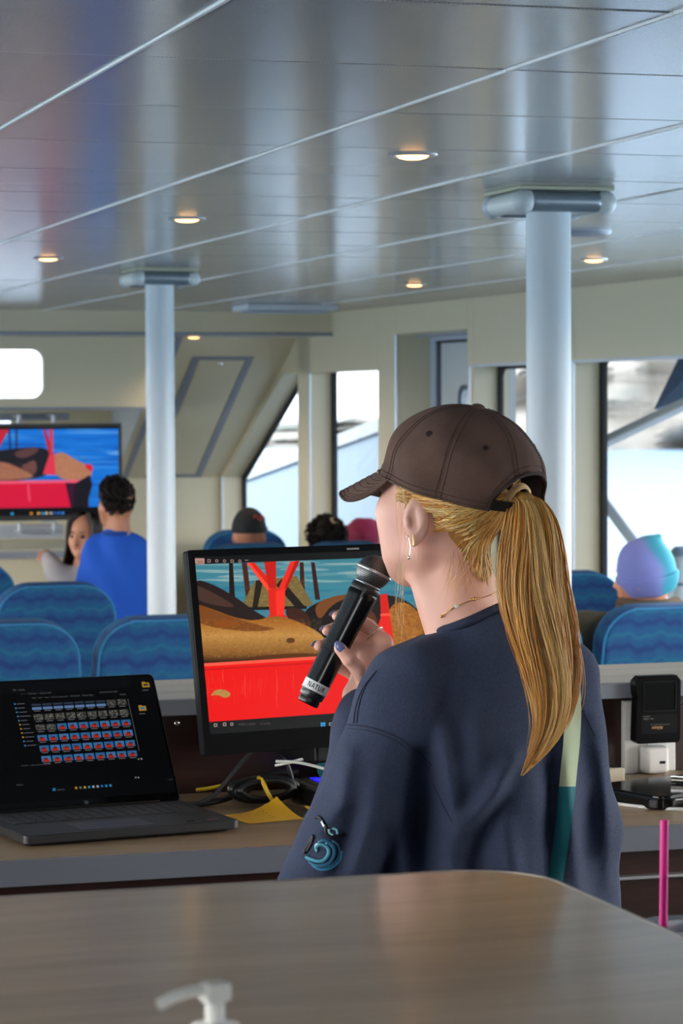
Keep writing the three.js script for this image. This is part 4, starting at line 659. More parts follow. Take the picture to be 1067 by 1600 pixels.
// boy in the blue sweater, back to us, looking at the screen
{
  const hc = spot(181, 788, 12.0), b = V(hc.x, 0, hc.z), y = hc.y, T = -YAW;
  const t = thing('person', 'boy in a bright blue sweater with curly dark hair, standing by the column', 'person', [b.x, 0, b.z], T);
  t.scale.set(0.88, 1, 0.9);
  const H = headField(V(0, y, 0), 0.98, 1.05);
  part(t, 'body', lump((x, yy, z) => smin(H.field(x, yy, z), union([cone(V(0, y - 0.14, 0), V(0, y - 0.62, 0), 0.06, 0.09), cone(V(-0.13, y - 0.21, 0), V(0.13, y - 0.21, 0), 0.045, 0.045), cone(V(-0.07, y - 0.62, 0), V(-0.07, 0.06, 0), 0.07, 0.045), cone(V(0.07, y - 0.62, 0), V(0.07, 0.06, 0), 0.07, 0.045), cone(V(0.13, y - 0.22, 0), V(0.19, y - 0.55, 0.02), 0.04, 0.03), cone(V(-0.13, y - 0.22, 0), V(-0.16, y - 0.55, 0.02), 0.04, 0.03), cone(V(0.19, y - 0.55, 0.02), V(0.18, y - 0.63, 0.0), 0.028, 0.024)], 0.03)(x, yy, z), 0.03), V(0, y / 2 + 0.07, 0), V(0.3, y / 2 + 0.1, 0.22), 0.014), skinA);
  face(t, H, 0.92);
  const blue = std('#0a4fb8', 0.85), tor = union([cone(V(0, y - 0.2, 0), V(0, y - 0.55, 0), 0.1, 0.115), cone(V(-0.08, y - 0.185, 0), V(0.09, y - 0.185, 0), 0.06, 0.06), cone(V(-0.06, y - 0.3, 0), V(-0.06, y - 0.55, 0), 0.09, 0.1), cone(V(0.08, y - 0.3, 0), V(0.08, y - 0.55, 0), 0.09, 0.1), cone(V(-0.125, y - 0.235, 0.01), V(-0.155, y - 0.42, 0.04), 0.06, 0.055), cone(V(-0.155, y - 0.42, 0.04), V(-0.12, y - 0.56, -0.08), 0.052, 0.042), cone(V(0.13, y - 0.235, 0), V(0.185, y - 0.55, 0.03), 0.062, 0.05)], 0.045);
  part(t, 'sweater', lump((x, yy, z) => smax(tor(x, yy, z) + 0.006 * Math.sin(x * 38 + yy * 22 + z * 10), -(yy - (y - 0.595)), 0.02), V(0, y - 0.38, 0), V(0.3, 0.29, 0.22), 0.010), blue);
  part(t, 'collar', tube([0, 1, 2, 3, 4, 5, 6, 7].map((i) => V(Math.cos(i * 0.785) * 0.062, y - 0.128, 0.012 + Math.sin(i * 0.785) * 0.066)), 0.012, 32, 8, true), std('#08418f', 0.85));
  part(t, 'trousers', lump(union([cone(V(-0.065, y - 0.56, 0), V(-0.075, 0.1, 0), 0.095, 0.06), cone(V(0.065, y - 0.56, 0), V(0.075, 0.1, 0), 0.095, 0.06)], 0.03), V(0, 0.4, 0), V(0.22, 0.42, 0.16), 0.014), std('#0c0e14', 0.9));
  const hairCore = ellipsoid(V(0, y + 0.04, 0.012), V(0.085, 0.085, 0.098)); const fq = V(0, 0, -1).applyAxisAngle(V(0, 1, 0), 1.05);
  part(t, 'hair', lump((x, yy, z) => smax(hairCore(x, yy, z) + 0.012 * (vnoise(x * 55 + 40, yy * 55 + z * 40 + 40) - 0.5), ((x * fq.x + z * fq.z) * 0.9 - (yy - y) * 0.55 - 0.04), 0.02), V(0, y + 0.04, 0.01), V(0.12, 0.13, 0.13), 0.008), hairDark);
  curls(V(0, y + 0.03, 0.012), V(0.085, 0.09, 0.1), 420, 0.014, hairDark, t, 'curls', (d) => d.y > -0.75 && d.x * fq.x + d.z * fq.z < 0.35 + d.y * 0.6);
  for (const k of [-1, 1]) part(t, 'shoe', rbox(0.075, 0.06, 0.2, 0.028, 4), std('#202226', 0.7), [k * 0.075, 0.031, -0.03]);
}
// girl with long dark hair, reaching out her arm
{
  const hc = spot(133, 840, 12.4), y = hc.y, hand = spot(72, 866, 12.45);
  const t = thing('person', 'girl with long dark hair in a grey top, leaning out behind the boy', 'person', [hc.x, 0, hc.z], 0);
  const hl = V(hand.x - hc.x, hand.y, hand.z - hc.z), H = headField(V(0, y, 0), 0.88, Math.PI - 0.75);
  const sk = phy('#b87f63', 0.5), sl = V(-0.09, y - 0.2, 0.0), el = hl.clone().lerp(sl, 0.45).add(V(0, -0.025, 0.03));
  part(t, 'body', lump((x, yy, z) => smin(H.field(x, yy, z), union([cone(V(0, y - 0.13, 0), V(0, y - 0.55, 0), 0.055, 0.08), cone(sl, V(0.09, y - 0.2, 0), 0.04, 0.04), cone(sl, el, 0.036, 0.03), cone(el, hl, 0.03, 0.02), cone(hl, hl.clone().add(V(-0.015, -0.03, 0.01)), 0.02, 0.016), cone(hl, hl.clone().add(V(-0.035, 0.004, 0.01)), 0.012, 0.008), cone(hl.clone().add(V(-0.012, -0.01, 0)), hl.clone().add(V(-0.04, -0.02, 0.012)), 0.01, 0.008), cone(V(-0.05, y - 0.55, 0), V(-0.05, 0.08, 0), 0.06, 0.04), cone(V(0.05, y - 0.55, 0), V(0.05, 0.08, 0), 0.06, 0.04)], 0.02)(x, yy, z), 0.03), V(-0.06, y / 2 + 0.07, 0), V(0.34, y / 2 + 0.1, 0.22), 0.012), sk);
  face(t, H, 0.88);
  const grey = std('#a7a2a4', 0.9), sw = union([cone(V(0, y - 0.2, 0), V(0, y - 0.5, 0), 0.09, 0.1), cone(V(-0.09, y - 0.19, 0), V(0.09, y - 0.19, 0), 0.05, 0.05), cone(sl, el, 0.05, 0.045), cone(el, hl.clone().lerp(el, 0.25), 0.045, 0.036), cone(V(0.1, y - 0.2, 0), V(0.14, y - 0.5, 0.02), 0.05, 0.04)], 0.035);
  part(t, 'top', lump(sw, V(-0.05, y - 0.35, 0), V(0.34, 0.3, 0.2), 0.010), grey);
  { const l = []; for (let i = 0; i < 7; i++) { const a = rr(0, 6.28), r = rr(0, 0.03); l.push(new THREE.SphereGeometry(rr(0.008, 0.016), 10, 8).scale(1, 1, 0.4).translate(-0.02 + Math.cos(a) * r, y - 0.34 + Math.sin(a) * r, 0.103)); } part(t, 'pink_print', l, std('#d0458c', 0.8), undefined, 'pink print on the grey top'); }
  part(t, 'leggings', lump(union([cone(V(-0.05, y - 0.52, 0), V(-0.055, 0.08, 0), 0.085, 0.05), cone(V(0.05, y - 0.52, 0), V(0.055, 0.08, 0), 0.085, 0.05)], 0.03), V(0, 0.32, 0), V(0.2, 0.36, 0.16), 0.014), std('#1b1c24', 0.9));
  const l = []; const fx = Math.sin(Math.PI - 0.75) * -1, fz = -Math.cos(Math.PI - 0.75); // face direction
  for (let i = 0; i < 420; i++) { const a = rr(0, 6.283), d = V(Math.cos(a), 0, Math.sin(a)), fr = d.x * fx + d.z * fz; if (fr > 0.55) continue; const h0 = rr(0.03, 0.1), len = rr(0.26, 0.4); l.push(tube([V(d.x * 0.02, y + 0.115, d.z * 0.02), V(d.x * 0.068, y + h0, d.z * 0.08), V(d.x * 0.078 - 0.01, y - 0.06, d.z * 0.088), V(d.x * 0.085 - 0.025, y - 0.16, d.z * 0.1 + 0.02), V(d.x * 0.075 - 0.03 + rr(-0.015, 0.015), y + h0 - len, d.z * 0.09 + 0.03)], rr(0.004, 0.007), 10, 4)); }
  part(t, 'hair', l, std('#1d120d', 0.5));
  for (const k of [-1, 1]) part(t, 'shoe', rbox(0.065, 0.05, 0.18, 0.024, 4), std('#d8d8dc', 0.7), [k * 0.055, 0.026, 0.03]);
}
// seated passengers
function seated(label, px, py, dist, cloth, s, turn, build, drop = 0.2, wide = 1) {
  const hc = spot(px, py, dist), y = hc.y, t = thing('person', label, 'person', [hc.x, 0, hc.z], 0);
  const H = headField(V(0, y, 0), s, turn);
  const base = 0.40, sh0 = y - drop, wd = wide;
  part(t, 'body', lump((x, yy, z) => smin(H.field(x, yy, z), union([cone(V(-0.09, base + 0.08, -0.05), V(-0.1, base + 0.08, -0.38), 0.065, 0.05), cone(V(0.09, base + 0.08, -0.05), V(0.1, base + 0.08, -0.38), 0.065, 0.05), cone(V(-0.1, base + 0.06, -0.4), V(-0.1, 0.07, -0.42), 0.045, 0.035), cone(V(0.1, base + 0.06, -0.4), V(0.1, 0.07, -0.42), 0.045, 0.035), cone(V(0, sh0, 0), V(0, base + 0.1, 0), 0.08, 0.09)], 0.03)(x, yy, z), 0.03), V(0, y / 2 + 0.05, -0.2), V(0.26, y / 2 + 0.12, 0.36), 0.014), skinA);
  face(t, H, s);
  const f = union([cone(V(0, sh0 + 0.02, 0), V(0, base + 0.1, -0.01), 0.11, 0.14), cone(V(-0.15 * wd, sh0 - 0.02, 0), V(0.15 * wd, sh0 - 0.02, 0), 0.07, 0.07), cone(V(-0.18 * wd, sh0 - 0.03, 0), V(-0.24 * wd, base + 0.2, -0.06), 0.07, 0.06), cone(V(0.18, sh0 - 0.03, 0), V(0.22, base + 0.2, -0.06), 0.07, 0.055), cone(V(-0.24, base + 0.2, -0.06), V(-0.14, base + 0.18, -0.26), 0.055, 0.045), cone(V(0.22, base + 0.2, -0.06), V(0.14, base + 0.18, -0.26), 0.055, 0.045), cone(V(0, y - 0.1, 0.02), V(0, sh0, 0.02), 0.062, 0.09)], 0.05);
  part(t, 'jacket', lump((x, yy, z) => smax(f(x, yy, z) + 0.006 * Math.sin(x * 30 + yy * 26), yy - (y - 0.095), 0.02), V(0, (sh0 + base) / 2 + 0.1, -0.06), V(0.36, 0.36, 0.3), 0.012), cloth);
  part(t, 'trousers', lump(union([cone(V(-0.09, base + 0.08, -0.03), V(-0.1, base + 0.08, -0.4), 0.085, 0.065), cone(V(0.09, base + 0.08, -0.03), V(0.1, base + 0.08, -0.4), 0.085, 0.065), cone(V(-0.1, base + 0.07, -0.41), V(-0.1, 0.1, -0.43), 0.06, 0.05), cone(V(0.1, base + 0.07, -0.41), V(0.1, 0.1, -0.43), 0.06, 0.05)], 0.03), V(0, 0.32, -0.24), V(0.24, 0.32, 0.32), 0.014), std('#23262e', 0.9));
  build(t, H, y);
  return t;
}
function knitCap(t, H, y, s, m, lift, rim) { // a dome over the skull
  const q = H.iq, f = ellipsoid(H.at(0, 0.035, 0.012), V(0.086 * s, (0.10 + lift) * s, 0.104 * s), q);
  part(t, 'hat', lump((x, yy, z) => smax(f(x, yy, z), -(yy - (y + rim)), 0.01), V(0, y + 0.06, 0), V(0.14, 0.17, 0.14), 0.006), m); return f;
}
seated('man in a dark ball cap with a red emblem, seated by the slanted window', 390, 838, 13.45, std('#2c3038', 0.9), 0.98, -0.5, (t, H, y) => {
  knitCap(t, H, y, 1.0, std('#1f1f23', 0.8), 0.012, 0.018);
  const vis = part(t, 'cap_visor', (() => { const s = new THREE.Shape(); s.absellipse(0, 0, 0.075, 0.085, 0, Math.PI); return extrude(s, 0.004, 0.001); })(), std('#1b1b1f', 0.8)); vis.position.copy(H.at(0, 0.03, -0.07)); vis.rotation.set(-Math.PI / 2 + 0.2, 0, 0.5, 'YXZ'); vis.rotation.y = -0.5; vis.rotation.z = 0;
  const p = []; for (let i = 0; i < 9; i++) p.push(V(-0.025 + i * 0.008, 0.095 + 0.014 * Math.sin(i * 1.3), 0).add(V(0, y, 0))); const e = part(t, 'cap_emblem', tube(p.map((v) => { const dx = v.x + 0.02, dy = v.y - y - 0.035; const zz = 0.012 + 0.106 * Math.sqrt(Math.max(0.05, 1 - (dx / 0.086) ** 2 - (dy / 0.112) ** 2)); return V(dx, v.y, zz); }), 0.004, 30, 6), std('#a63a22', 0.8));
});
seated('passenger with dark bushy hair and a pale hair clip', 508, 846, 13.45, std('#1a1c22', 0.9), 1.0, 0.2, (t, H, y) => {
  const f = ellipsoid(H.at(0, 0.03, 0.02), V(0.095, 0.1, 0.105), H.iq); part(t, 'hair', lump((x, yy, z) => smax(f(x, yy, z) + 0.01 * (vnoise(x * 60 + 50, yy * 60 + z * 30 + 50) - 0.5), -(z + 0.045) - (yy - y) * 0.4, 0.02), V(0, y + 0.02, 0.02), V(0.13, 0.15, 0.14), 0.008), hairDark);
  curls(V(0, y + 0.03, 0.02), V(0.095, 0.098, 0.105), 360, 0.012, hairDark, t, 'curls', (d) => d.y > -0.6 && d.z > -0.35 - d.y * 0.4);
  const c = part(t, 'hair_clip', (() => { const s = roundRect(0.03, 0.036, 0.008); s.holes.push(roundRect(0.016, 0.02, 0.005)); return extrude(s, 0.006, 0.001); })(), std('#b7a98c', 0.4)); c.position.set(0.02, y + 0.105, 0.085); c.rotation.set(-0.7, 0.2, 0.3);
});
seated('passenger hunched in a magenta hooded jacket', 568, 850, 13.9, std('#8a1140', 0.75), 1.0, 0.1, (t, H, y) => {
  const f = union([ellipsoid(V(0.0, y + 0.03, 0.01), V(0.115, 0.105, 0.12)), cone(V(-0.05, y - 0.06, 0.03), V(0.09, y - 0.05, 0.03), 0.075, 0.08)], 0.05);
  part(t, 'hood', lump((x, yy, z) => smax(f(x, yy, z) + 0.014 * (vnoise(x * 22 + 30, yy * 22 + z * 16 + 30) - 0.5), -(z + 0.08), 0.02), V(0.01, y, 0.02), V(0.2, 0.2, 0.18), 0.008), std('#8f1247', 0.7));
  const b = part(t, 'hood_badge', lathe([[0, 0.003], [0.008, 0.002], [0.009, 0]]).rotateX(Math.PI / 2), std('#9a7fd0', 0.4)); b.position.set(0.05, y + 0.045, 0.118);
});
seated('passenger in a lavender and teal beanie and olive jacket', 1006, 906, 9.12, std('#3d3a2c', 0.9), 1.02, 0.75, (t, H, y) => {
  const cc = V(0, y, 0), q = new THREE.Quaternion().setFromEuler(new THREE.Euler(-0.1, 0.75, 0.25)), iq = q.clone().invert();
  const f = ellipsoid(cc.clone().add(V(0.004, 0.035, 0.01)), V(0.092, 0.112, 0.102), iq), tip = cone(cc.clone().add(V(0.025, 0.12, 0.02)), cc.clone().add(V(0.045, 0.148, 0.025)), 0.03, 0.008), up = V(0, 1, 0).applyQuaternion(q);
  const cut = (x, yy, z) => -((x - cc.x) * up.x + (yy - cc.y) * up.y + (z - cc.z) * up.z + 0.05), band = (x, yy, z) => { const h = (x - cc.x) * up.x + (yy - cc.y) * up.y + (z - cc.z) * up.z; return smax(f(x, yy, z) - 0.009, Math.abs(h + 0.014) - 0.036, 0.006); };
  const g = lump((x, yy, z) => smin(smax(smin(f(x, yy, z), tip(x, yy, z), 0.03), cut(x, yy, z), 0.008), band(x, yy, z), 0.003) + 0.0014 * Math.sin(x * 60 + yy * 30), V(0, y + 0.05, 0), V(0.15, 0.18, 0.15), 0.005);
  const p = g.attributes.position, c = new Float32Array(p.count * 3), A = new THREE.Color('#6d74b2'), B = new THREE.Color('#187f97'), C2 = new THREE.Color('#4aa486'); const o = new THREE.Color(), rgt = V(0.92, 0.25, 0.1);
  for (let i = 0; i < p.count; i++) { const k = p.getX(i) * rgt.x + (p.getY(i) - y) * rgt.y + p.getZ(i) * rgt.z + 0.01 * Math.sin(p.getY(i) * 40); o.copy(A).lerp(B, sstep(0.01, 0.055, k)).lerp(C2, sstep(0.085, 0.115, k)); c[i * 3] = o.r; c[i * 3 + 1] = o.g; c[i * 3 + 2] = o.b; }
  g.setAttribute('color', new THREE.BufferAttribute(c, 3)); part(t, 'beanie', g, std('#ffffff', 0.8, { vertexColors: true }));
  part(t, 'scarf', tube([V(-0.1, y - 0.085, 0.02), V(-0.055, y - 0.09, 0.075), V(0.03, y - 0.09, 0.088), V(0.1, y - 0.085, 0.04)], 0.03, 24, 10), std('#4b3a26', 0.95));
}, 0.15, 1.25);
// ---------------------------------------------------------------- the woman with the microphone
const DW = 3.75, UN = DW / FPX;                                   // one unit of her layout = 0.89 mm
const wBase = spot(740, 1100, DW).setY(0);
const woman = thing('person', 'blond woman in a brown cap and navy sweatshirt speaking into a microphone', 'person', [wBase.x, 0, wBase.z]);
const wp = (px, py, z = 0) => spot(px, py, DW - z * UN).sub(wBase);  // z counts towards the viewer
const toC = V(-cF.x, 0, -cF.z).normalize(), rtC = V(cR.x, 0, cR.z).normalize();
// head frame: x = her left, y = up, z = face direction
const HEADYAW = 38 * Math.PI / 180;
const hF = rtC.clone().multiplyScalar(-Math.cos(HEADYAW)).addScaledVector(toC, -Math.sin(HEADYAW)), hU0 = V(0, 1, 0), hL = hU0.clone().cross(hF).normalize();
const hC = wp(697, 776, 0);
const hM = new THREE.Matrix4().makeBasis(hL, hU0, hF).setPosition(hC), hMi = hM.clone().invert();
const hp = (x, y, z) => V(x, y, z).applyMatrix4(hM);
const skin = phy('#eeb49e', 0.46, { sheen: 0.15, sheenColor: new THREE.Color('#ffd9cc'), sheenRoughness: 0.6 });
const headLocal = (() => {
  const f = [ellipsoid(V(0, 0.022, -0.008), V(0.072, 0.088, 0.092)), ellipsoid(V(0, -0.04, 0.034), V(0.058, 0.06, 0.055)), cone(V(0.008, -0.096, 0.068), V(-0.008, -0.096, 0.068), 0.021, 0.021), cone(V(0.042, -0.075, 0.01), V(0.006, -0.1, 0.06), 0.02, 0.018), cone(V(-0.042, -0.075, 0.01), V(-0.006, -0.1, 0.06), 0.02, 0.018), cone(V(0.04, -0.022, 0.058), V(0.036, -0.076, 0.052), 0.026, 0.024), cone(V(-0.04, -0.022, 0.058), V(-0.036, -0.076, 0.052), 0.026, 0.024), cone(V(0.026, 0.028, 0.072), V(-0.026, 0.028, 0.072), 0.014, 0.014)];
  const nose = union([cone(V(0, 0.012, 0.092), V(0, -0.026, 0.112), 0.007, 0.010), cone(V(0.012, -0.032, 0.098), V(-0.012, -0.032, 0.098), 0.009, 0.009)], 0.012), lips = union([cone(V(0.018, -0.062, 0.088), V(-0.018, -0.062, 0.088), 0.007, 0.007), cone(V(0.014, -0.072, 0.088), V(-0.014, -0.072, 0.088), 0.008, 0.008)], 0.006), sock = [1, -1].map((k) => ellipsoid(V(k * 0.032, 0.012, 0.098), V(0.017, 0.010, 0.012)));
  const u = union(f, 0.028);
  return (x, y, z) => { let d = u(x, y, z); d = smin(d, nose(x, y, z), 0.014); d = smin(d, lips(x, y, z), 0.008); for (const s of sock) d = smax(d, -s(x, y, z), 0.01); return d; };
})();
const tv = V(0, 0, 0);
const headW = (x, y, z) => { tv.set(x, y, z).applyMatrix4(hMi); return headLocal(tv.x, tv.y, tv.z); };
const neckW = union([cone(wp(708, 868, -4), wp(722, 940, 0), 50 * UN, 52 * UN), cone(wp(722, 940, 0), wp(740, 1010, -4), 53 * UN, 72 * UN), cone(wp(655, 905, 10), wp(690, 990, 22), 14 * UN, 16 * UN)], 0.03);
// left hand: palm behind the microphone, four curled fingers, thumb in front
const HZ = 0;
const fingers = [
  [[600, 1000, -84, 11], [577, 978, -98, 10], [545, 956, -96, 9], [526, 962, -74, 8]],
  [[598, 1016, -86, 11.5], [567, 1000, -102, 10], [530, 978, -98, 9.2], [511, 985, -74, 8.4]],
  [[592, 1034, -86, 11], [555, 1026, -102, 10], [516, 1003, -98, 9], [498, 1009, -74, 8.2]],
  [[582, 1054, -84, 10], [550, 1054, -98, 8.5], [522, 1040, -96, 8], [508, 1040, -80, 7]]];
const thumb = [[584, 1074, -62, 15], [560, 1046, -34, 12.5], [545, 1030, -22, 11], [531, 1013, -20, 9.5]];
const handParts = [cone(wp(600, 1006, -80), wp(566, 1086, -80), 15 * UN, 24 * UN), cone(wp(588, 1050, -82), wp(562, 1090, -78), 18 * UN, 22 * UN), cone(wp(580, 1018, -88), wp(566, 1058, -74), 14 * UN, 17 * UN), cone(wp(584, 1012, -92), wp(548, 1010, -100), 10 * UN, 9 * UN), cone(wp(562, 1090, -78), wp(566, 1150, -72), 24 * UN, 26 * UN)];
const handBase = union(handParts, 0.014);
const chain = (c) => union(c.slice(1).map((b, i) => cone(wp(...c[i].slice(0, 3)), wp(...b.slice(0, 3)), c[i][3] * UN, b[3] * UN)), 0.003);
const fChains = fingers.map(chain), tChain = chain(thumb);
const handW = (x, y, z) => { let d = handBase(x, y, z); for (const f of fChains) d = smin(d, f(x, y, z), 0.0045); return smin(d, tChain(x, y, z), 0.008); };
// hidden lower body so that she stands on the floor
const hipY = 0.86, legs = union([cone(V(-0.09, hipY, 0), V(-0.1, 0.46, 0.02), 0.085, 0.06), cone(V(-0.1, 0.46, 0.02), V(-0.1, 0.06, 0), 0.055, 0.04), cone(V(0.09, hipY, 0), V(0.1, 0.46, 0.02), 0.085, 0.06), cone(V(0.1, 0.46, 0.02), V(0.1, 0.06, 0), 0.055, 0.04), cone(V(0, hipY, 0), V(0.0, 1.16, 0), 0.11, 0.07), cone(wp(566, 1150, -72), wp(508, 1400, 70), 0.022, 0.034), cone(wp(508, 1400, 70), wp(636, 1100, 40), 0.034, 0.042), cone(wp(636, 1100, 40), wp(870, 1066, -60), 0.045, 0.045), cone(wp(870, 1066, -60), wp(902, 1420, -56), 0.042, 0.034), cone(V(0, 1.16, 0), wp(738, 1010, -4), 0.07, 0.06)], 0.04);
{
  const geos = [];
  const headNeck = (x, y, z) => smin(headW(x, y, z), neckW(x, y, z), 0.02);
  geos.push(surfaceNets(headNeck, hC.clone().add(V(-0.16, -0.27, -0.16)), hC.clone().add(V(0.16, 0.15, 0.16)), 0.0032));
  const hc2 = wp(550, 1050, -70); geos.push(surfaceNets(handW, hc2.clone().add(V(-0.075, -0.1, -0.085)), hc2.clone().add(V(0.075, 0.1, 0.085)), 0.0017));
  geos.push(surfaceNets(legs, V(-0.36, 0.02, -0.26), V(0.3, 1.34, 0.26), 0.014));
  // ear: a cupped shell with rim and lobe
  const eM = new THREE.Matrix4().makeRotationY(0.5).setPosition(0.071, -0.030, -0.002);
  const ear = (() => { const out = ellipsoid(V(0.006, 0, 0), V(0.009, 0.031, 0.018)), cup = ellipsoid(V(0.0185, 0.003, 0.002), V(0.009, 0.019, 0.0105)), lobe = ellipsoid(V(0.004, -0.026, 0.004), V(0.006, 0.011, 0.008)), inner = cone(V(0.009, 0.012, -0.004), V(0.008, -0.008, -0.007), 0.0035, 0.004), trag = cone(V(0.010, 0.0, 0.012), V(0.010, -0.006, 0.011), 0.004, 0.004); return (x, y, z) => { let d = smin(out(x, y, z), lobe(x, y, z), 0.006); d = smax(d, -cup(x, y, z), 0.004); d = smin(d, inner(x, y, z), 0.003); return smin(d, trag(x, y, z), 0.003); }; })();
  for (const k of [1, -1]) { const g = surfaceNets(ear, V(-0.012, -0.045, -0.028), V(0.026, 0.04, 0.028), 0.0018); if (k < 0) { g.scale(-1, 1, 1); const ix = g.index; for (let i = 0; i < ix.count; i += 3) { const a = ix.getX(i); ix.setX(i, ix.getX(i + 1)); ix.setX(i + 1, a); } const e2 = new THREE.Matrix4().makeRotationY(-0.5).setPosition(-0.071, -0.030, -0.002); g.applyMatrix4(e2); } else g.applyMatrix4(eM); g.applyMatrix4(hM); geos.push(g); }
  part(woman, 'body', merge(geos), skin);
}
// eyes, brows, lashes, lips
for (const k of [1, -1]) {
  const e = part(woman, 'eye', new THREE.SphereGeometry(0.0115, 24, 16), std('#eeeae6', 0.2)); e.position.copy(hp(k * 0.032, 0.012, 0.076)); const ir = part(e, 'iris', new THREE.SphereGeometry(0.006, 16, 12).scale(1, 1, 0.4), std('#4a6a80', 0.2)); ir.position.copy(hF.clone().multiplyScalar(0.0095)); ir.quaternion.setFromRotationMatrix(hM);
  const l = []; for (let i = 0; i < 14; i++) { const u = i / 13 - 0.5; l.push(tube([hp(k * (0.032 + u * 0.024), 0.0145 - u * u * 0.012, 0.087 - Math.abs(u) * 0.008), hp(k * (0.036 + u * 0.028), 0.0135, 0.091 - u * 0.006), hp(k * (0.044 + u * 0.026), 0.0185, 0.098 - u * 0.008)], 0.0006, 6, 4)); } part(woman, 'eyelashes', l, hairDark);
  part(woman, 'eyebrow', tube([hp(k * 0.014, 0.030, 0.096), hp(k * 0.03, 0.035, 0.094), hp(k * 0.048, 0.030, 0.080)], 0.0028, 12, 6), std('#a5773f', 0.7));
}
part(woman, 'lips', merge([tube([hp(0.02, -0.0655, 0.089), hp(0.008, -0.063, 0.0965), hp(0, -0.0635, 0.097), hp(-0.008, -0.063, 0.0965), hp(-0.02, -0.0655, 0.089)], 0.0036, 20, 8), tube([hp(0.019, -0.067, 0.089), hp(0, -0.073, 0.0965), hp(-0.019, -0.067, 0.089)], 0.0042, 20, 8)]), phy('#c0716c', 0.4));
// nails and rings
{
  const nail = (a, b, nrm, r) => { const p = wp(...a.slice(0, 3)), d = p.clone().sub(wp(...b.slice(0, 3))).normalize(), n = nrm.clone().addScaledVector(d, -nrm.dot(d)).normalize(), g = new THREE.SphereGeometry(r, 18, 12).scale(0.82, 0.3, 1.25), m = new THREE.Matrix4().makeBasis(n.clone().cross(d), n, d); const e = part(woman, 'fingernail', g.applyMatrix4(m), phy('#7d86bc', 0.15, { clearcoat: 1, clearcoatRoughness: 0.05 }), undefined, 'lavender polished nail'); e.position.copy(p).addScaledVector(n, 7.6 * UN).addScaledVector(d, 2.5 * UN); };
  nail(thumb[3], thumb[2], toC.clone().multiplyScalar(1).addScaledVector(rtC, 0.15).add(V(0, 0.25, 0)), 0.0078);
  for (let i = 0; i < 4; i++) nail(fingers[i][3], fingers[i][2], rtC.clone().multiplyScalar(-1).add(V(0, 0.5, 0)).addScaledVector(toC, -0.2), 0.0058);
  const ring = (f, t, r) => { const a = wp(...f[0].slice(0, 3)), b = wp(...f[1].slice(0, 3)), p = a.clone().lerp(b, t), d = b.clone().sub(a).normalize(), g = new THREE.TorusGeometry(r * UN, 0.0011, 8, 32); g.applyQuaternion(new THREE.Quaternion().setFromUnitVectors(V(0, 0, 1), d)); const m = part(woman, 'finger_ring', g, std('#e8e2d6', 0.15, { metalness: 1 })); m.position.copy(p); return m; };
  ring(fingers[0], 0.5, 11.6); const r2 = ring(fingers[1], 0.7, 11.4); const s = part(r2, 'ring_bead', new THREE.SphereGeometry(0.0034, 16, 12), std('#f2efe8', 0.15, { metalness: 0.6 })); s.position.copy(toC.clone().multiplyScalar(0.012));
}
// ---------------------------------------------------------------- sweatshirt
const torso = [
  cone(wp(768, 1020, -12), wp(752, 1250, -4), 92 * UN, 128 * UN), cone(wp(752, 1250, -4), wp(760, 1500, -10), 128 * UN, 140 * UN), cone(wp(820, 1160, -55), wp(838, 1480, -40), 100 * UN, 112 * UN), cone(wp(676, 1150, 30), wp(676, 1480, 10), 88 * UN, 112 * UN),
  cone(wp(746, 994, 0), wp(650, 1062, 42), 50 * UN, 64 * UN), cone(wp(768, 995, -8), wp(872, 1052, -62), 44 * UN, 56 * UN),
  cone(wp(645, 1075, 46), wp(628, 1120, 62), 64 * UN, 70 * UN)];
const armL = [cone(wp(628, 1105, 62), wp(502, 1402, 96), 68 * UN, 70 * UN), cone(wp(508, 1410, 84), wp(569, 1135, -66), 62 * UN, 45 * UN), cone(wp(569, 1140, -66), wp(572, 1104, -72), 41 * UN, 36 * UN)];
const armR = [cone(wp(880, 1062, -66), wp(899, 1300, -52), 58 * UN, 66 * UN), cone(wp(899, 1300, -52), wp(905, 1480, -60), 66 * UN, 68 * UN)];
const tU = union(torso, 0.045), aL = union(armL, 0.03), aR = union(armR, 0.03);
// soft folds: raised and sunken ridges that follow the drape of the cloth
const folds = [[[690, 1140, 130], [700, 1215, 130], [712, 1275, 130], 15, 0.008], [[800, 1180, 100], [772, 1235, 115], [720, 1290, 120], 15, 0.009], [[795, 1215, 100], [760, 1300, 115], [735, 1390, 120], 16, -0.006], [[670, 1195, 120], [664, 1280, 120], [668, 1400, 120], 22, -0.016], [[600, 1180, 120], [585, 1260, 130], [560, 1380, 140], 22, 0.005], [[640, 1210, 120], [625, 1290, 130], [640, 1400, 130], 18, 0.006], [[545, 1180, 120], [535, 1250, 130], [500, 1300, 150], 14, 0.005], [[850, 1120, 40], [860, 1250, 40], [850, 1400, 40], 16, -0.008], [[905, 1130, 0], [925, 1220, 0], [915, 1330, 0], 13, -0.005], [[935, 1120, 0], [945, 1220, 0], [950, 1380, 0], 12, 0.004], [[880, 1190, 20], [890, 1290, 20], [900, 1390, 20], 13, 0.005], [[700, 1050, 110], [690, 1110, 120], [668, 1170, 120], 18, -0.004], [[760, 1090, 100], [745, 1150, 110], [742, 1200, 110], 20, 0.004], [[560, 1270, 140], [540, 1320, 150], [520, 1385, 160], 13, -0.005], [[700, 1330, 120], [712, 1370, 120], [720, 1420, 120], 15, 0.007], [[790, 1290, 110], [800, 1350, 110], [805, 1420, 110], 16, 0.006]]
  .map(([a, b, c, w, k]) => ({ p: [wp(...a), wp(...b), wp(...c)], w: w * UN, k }));
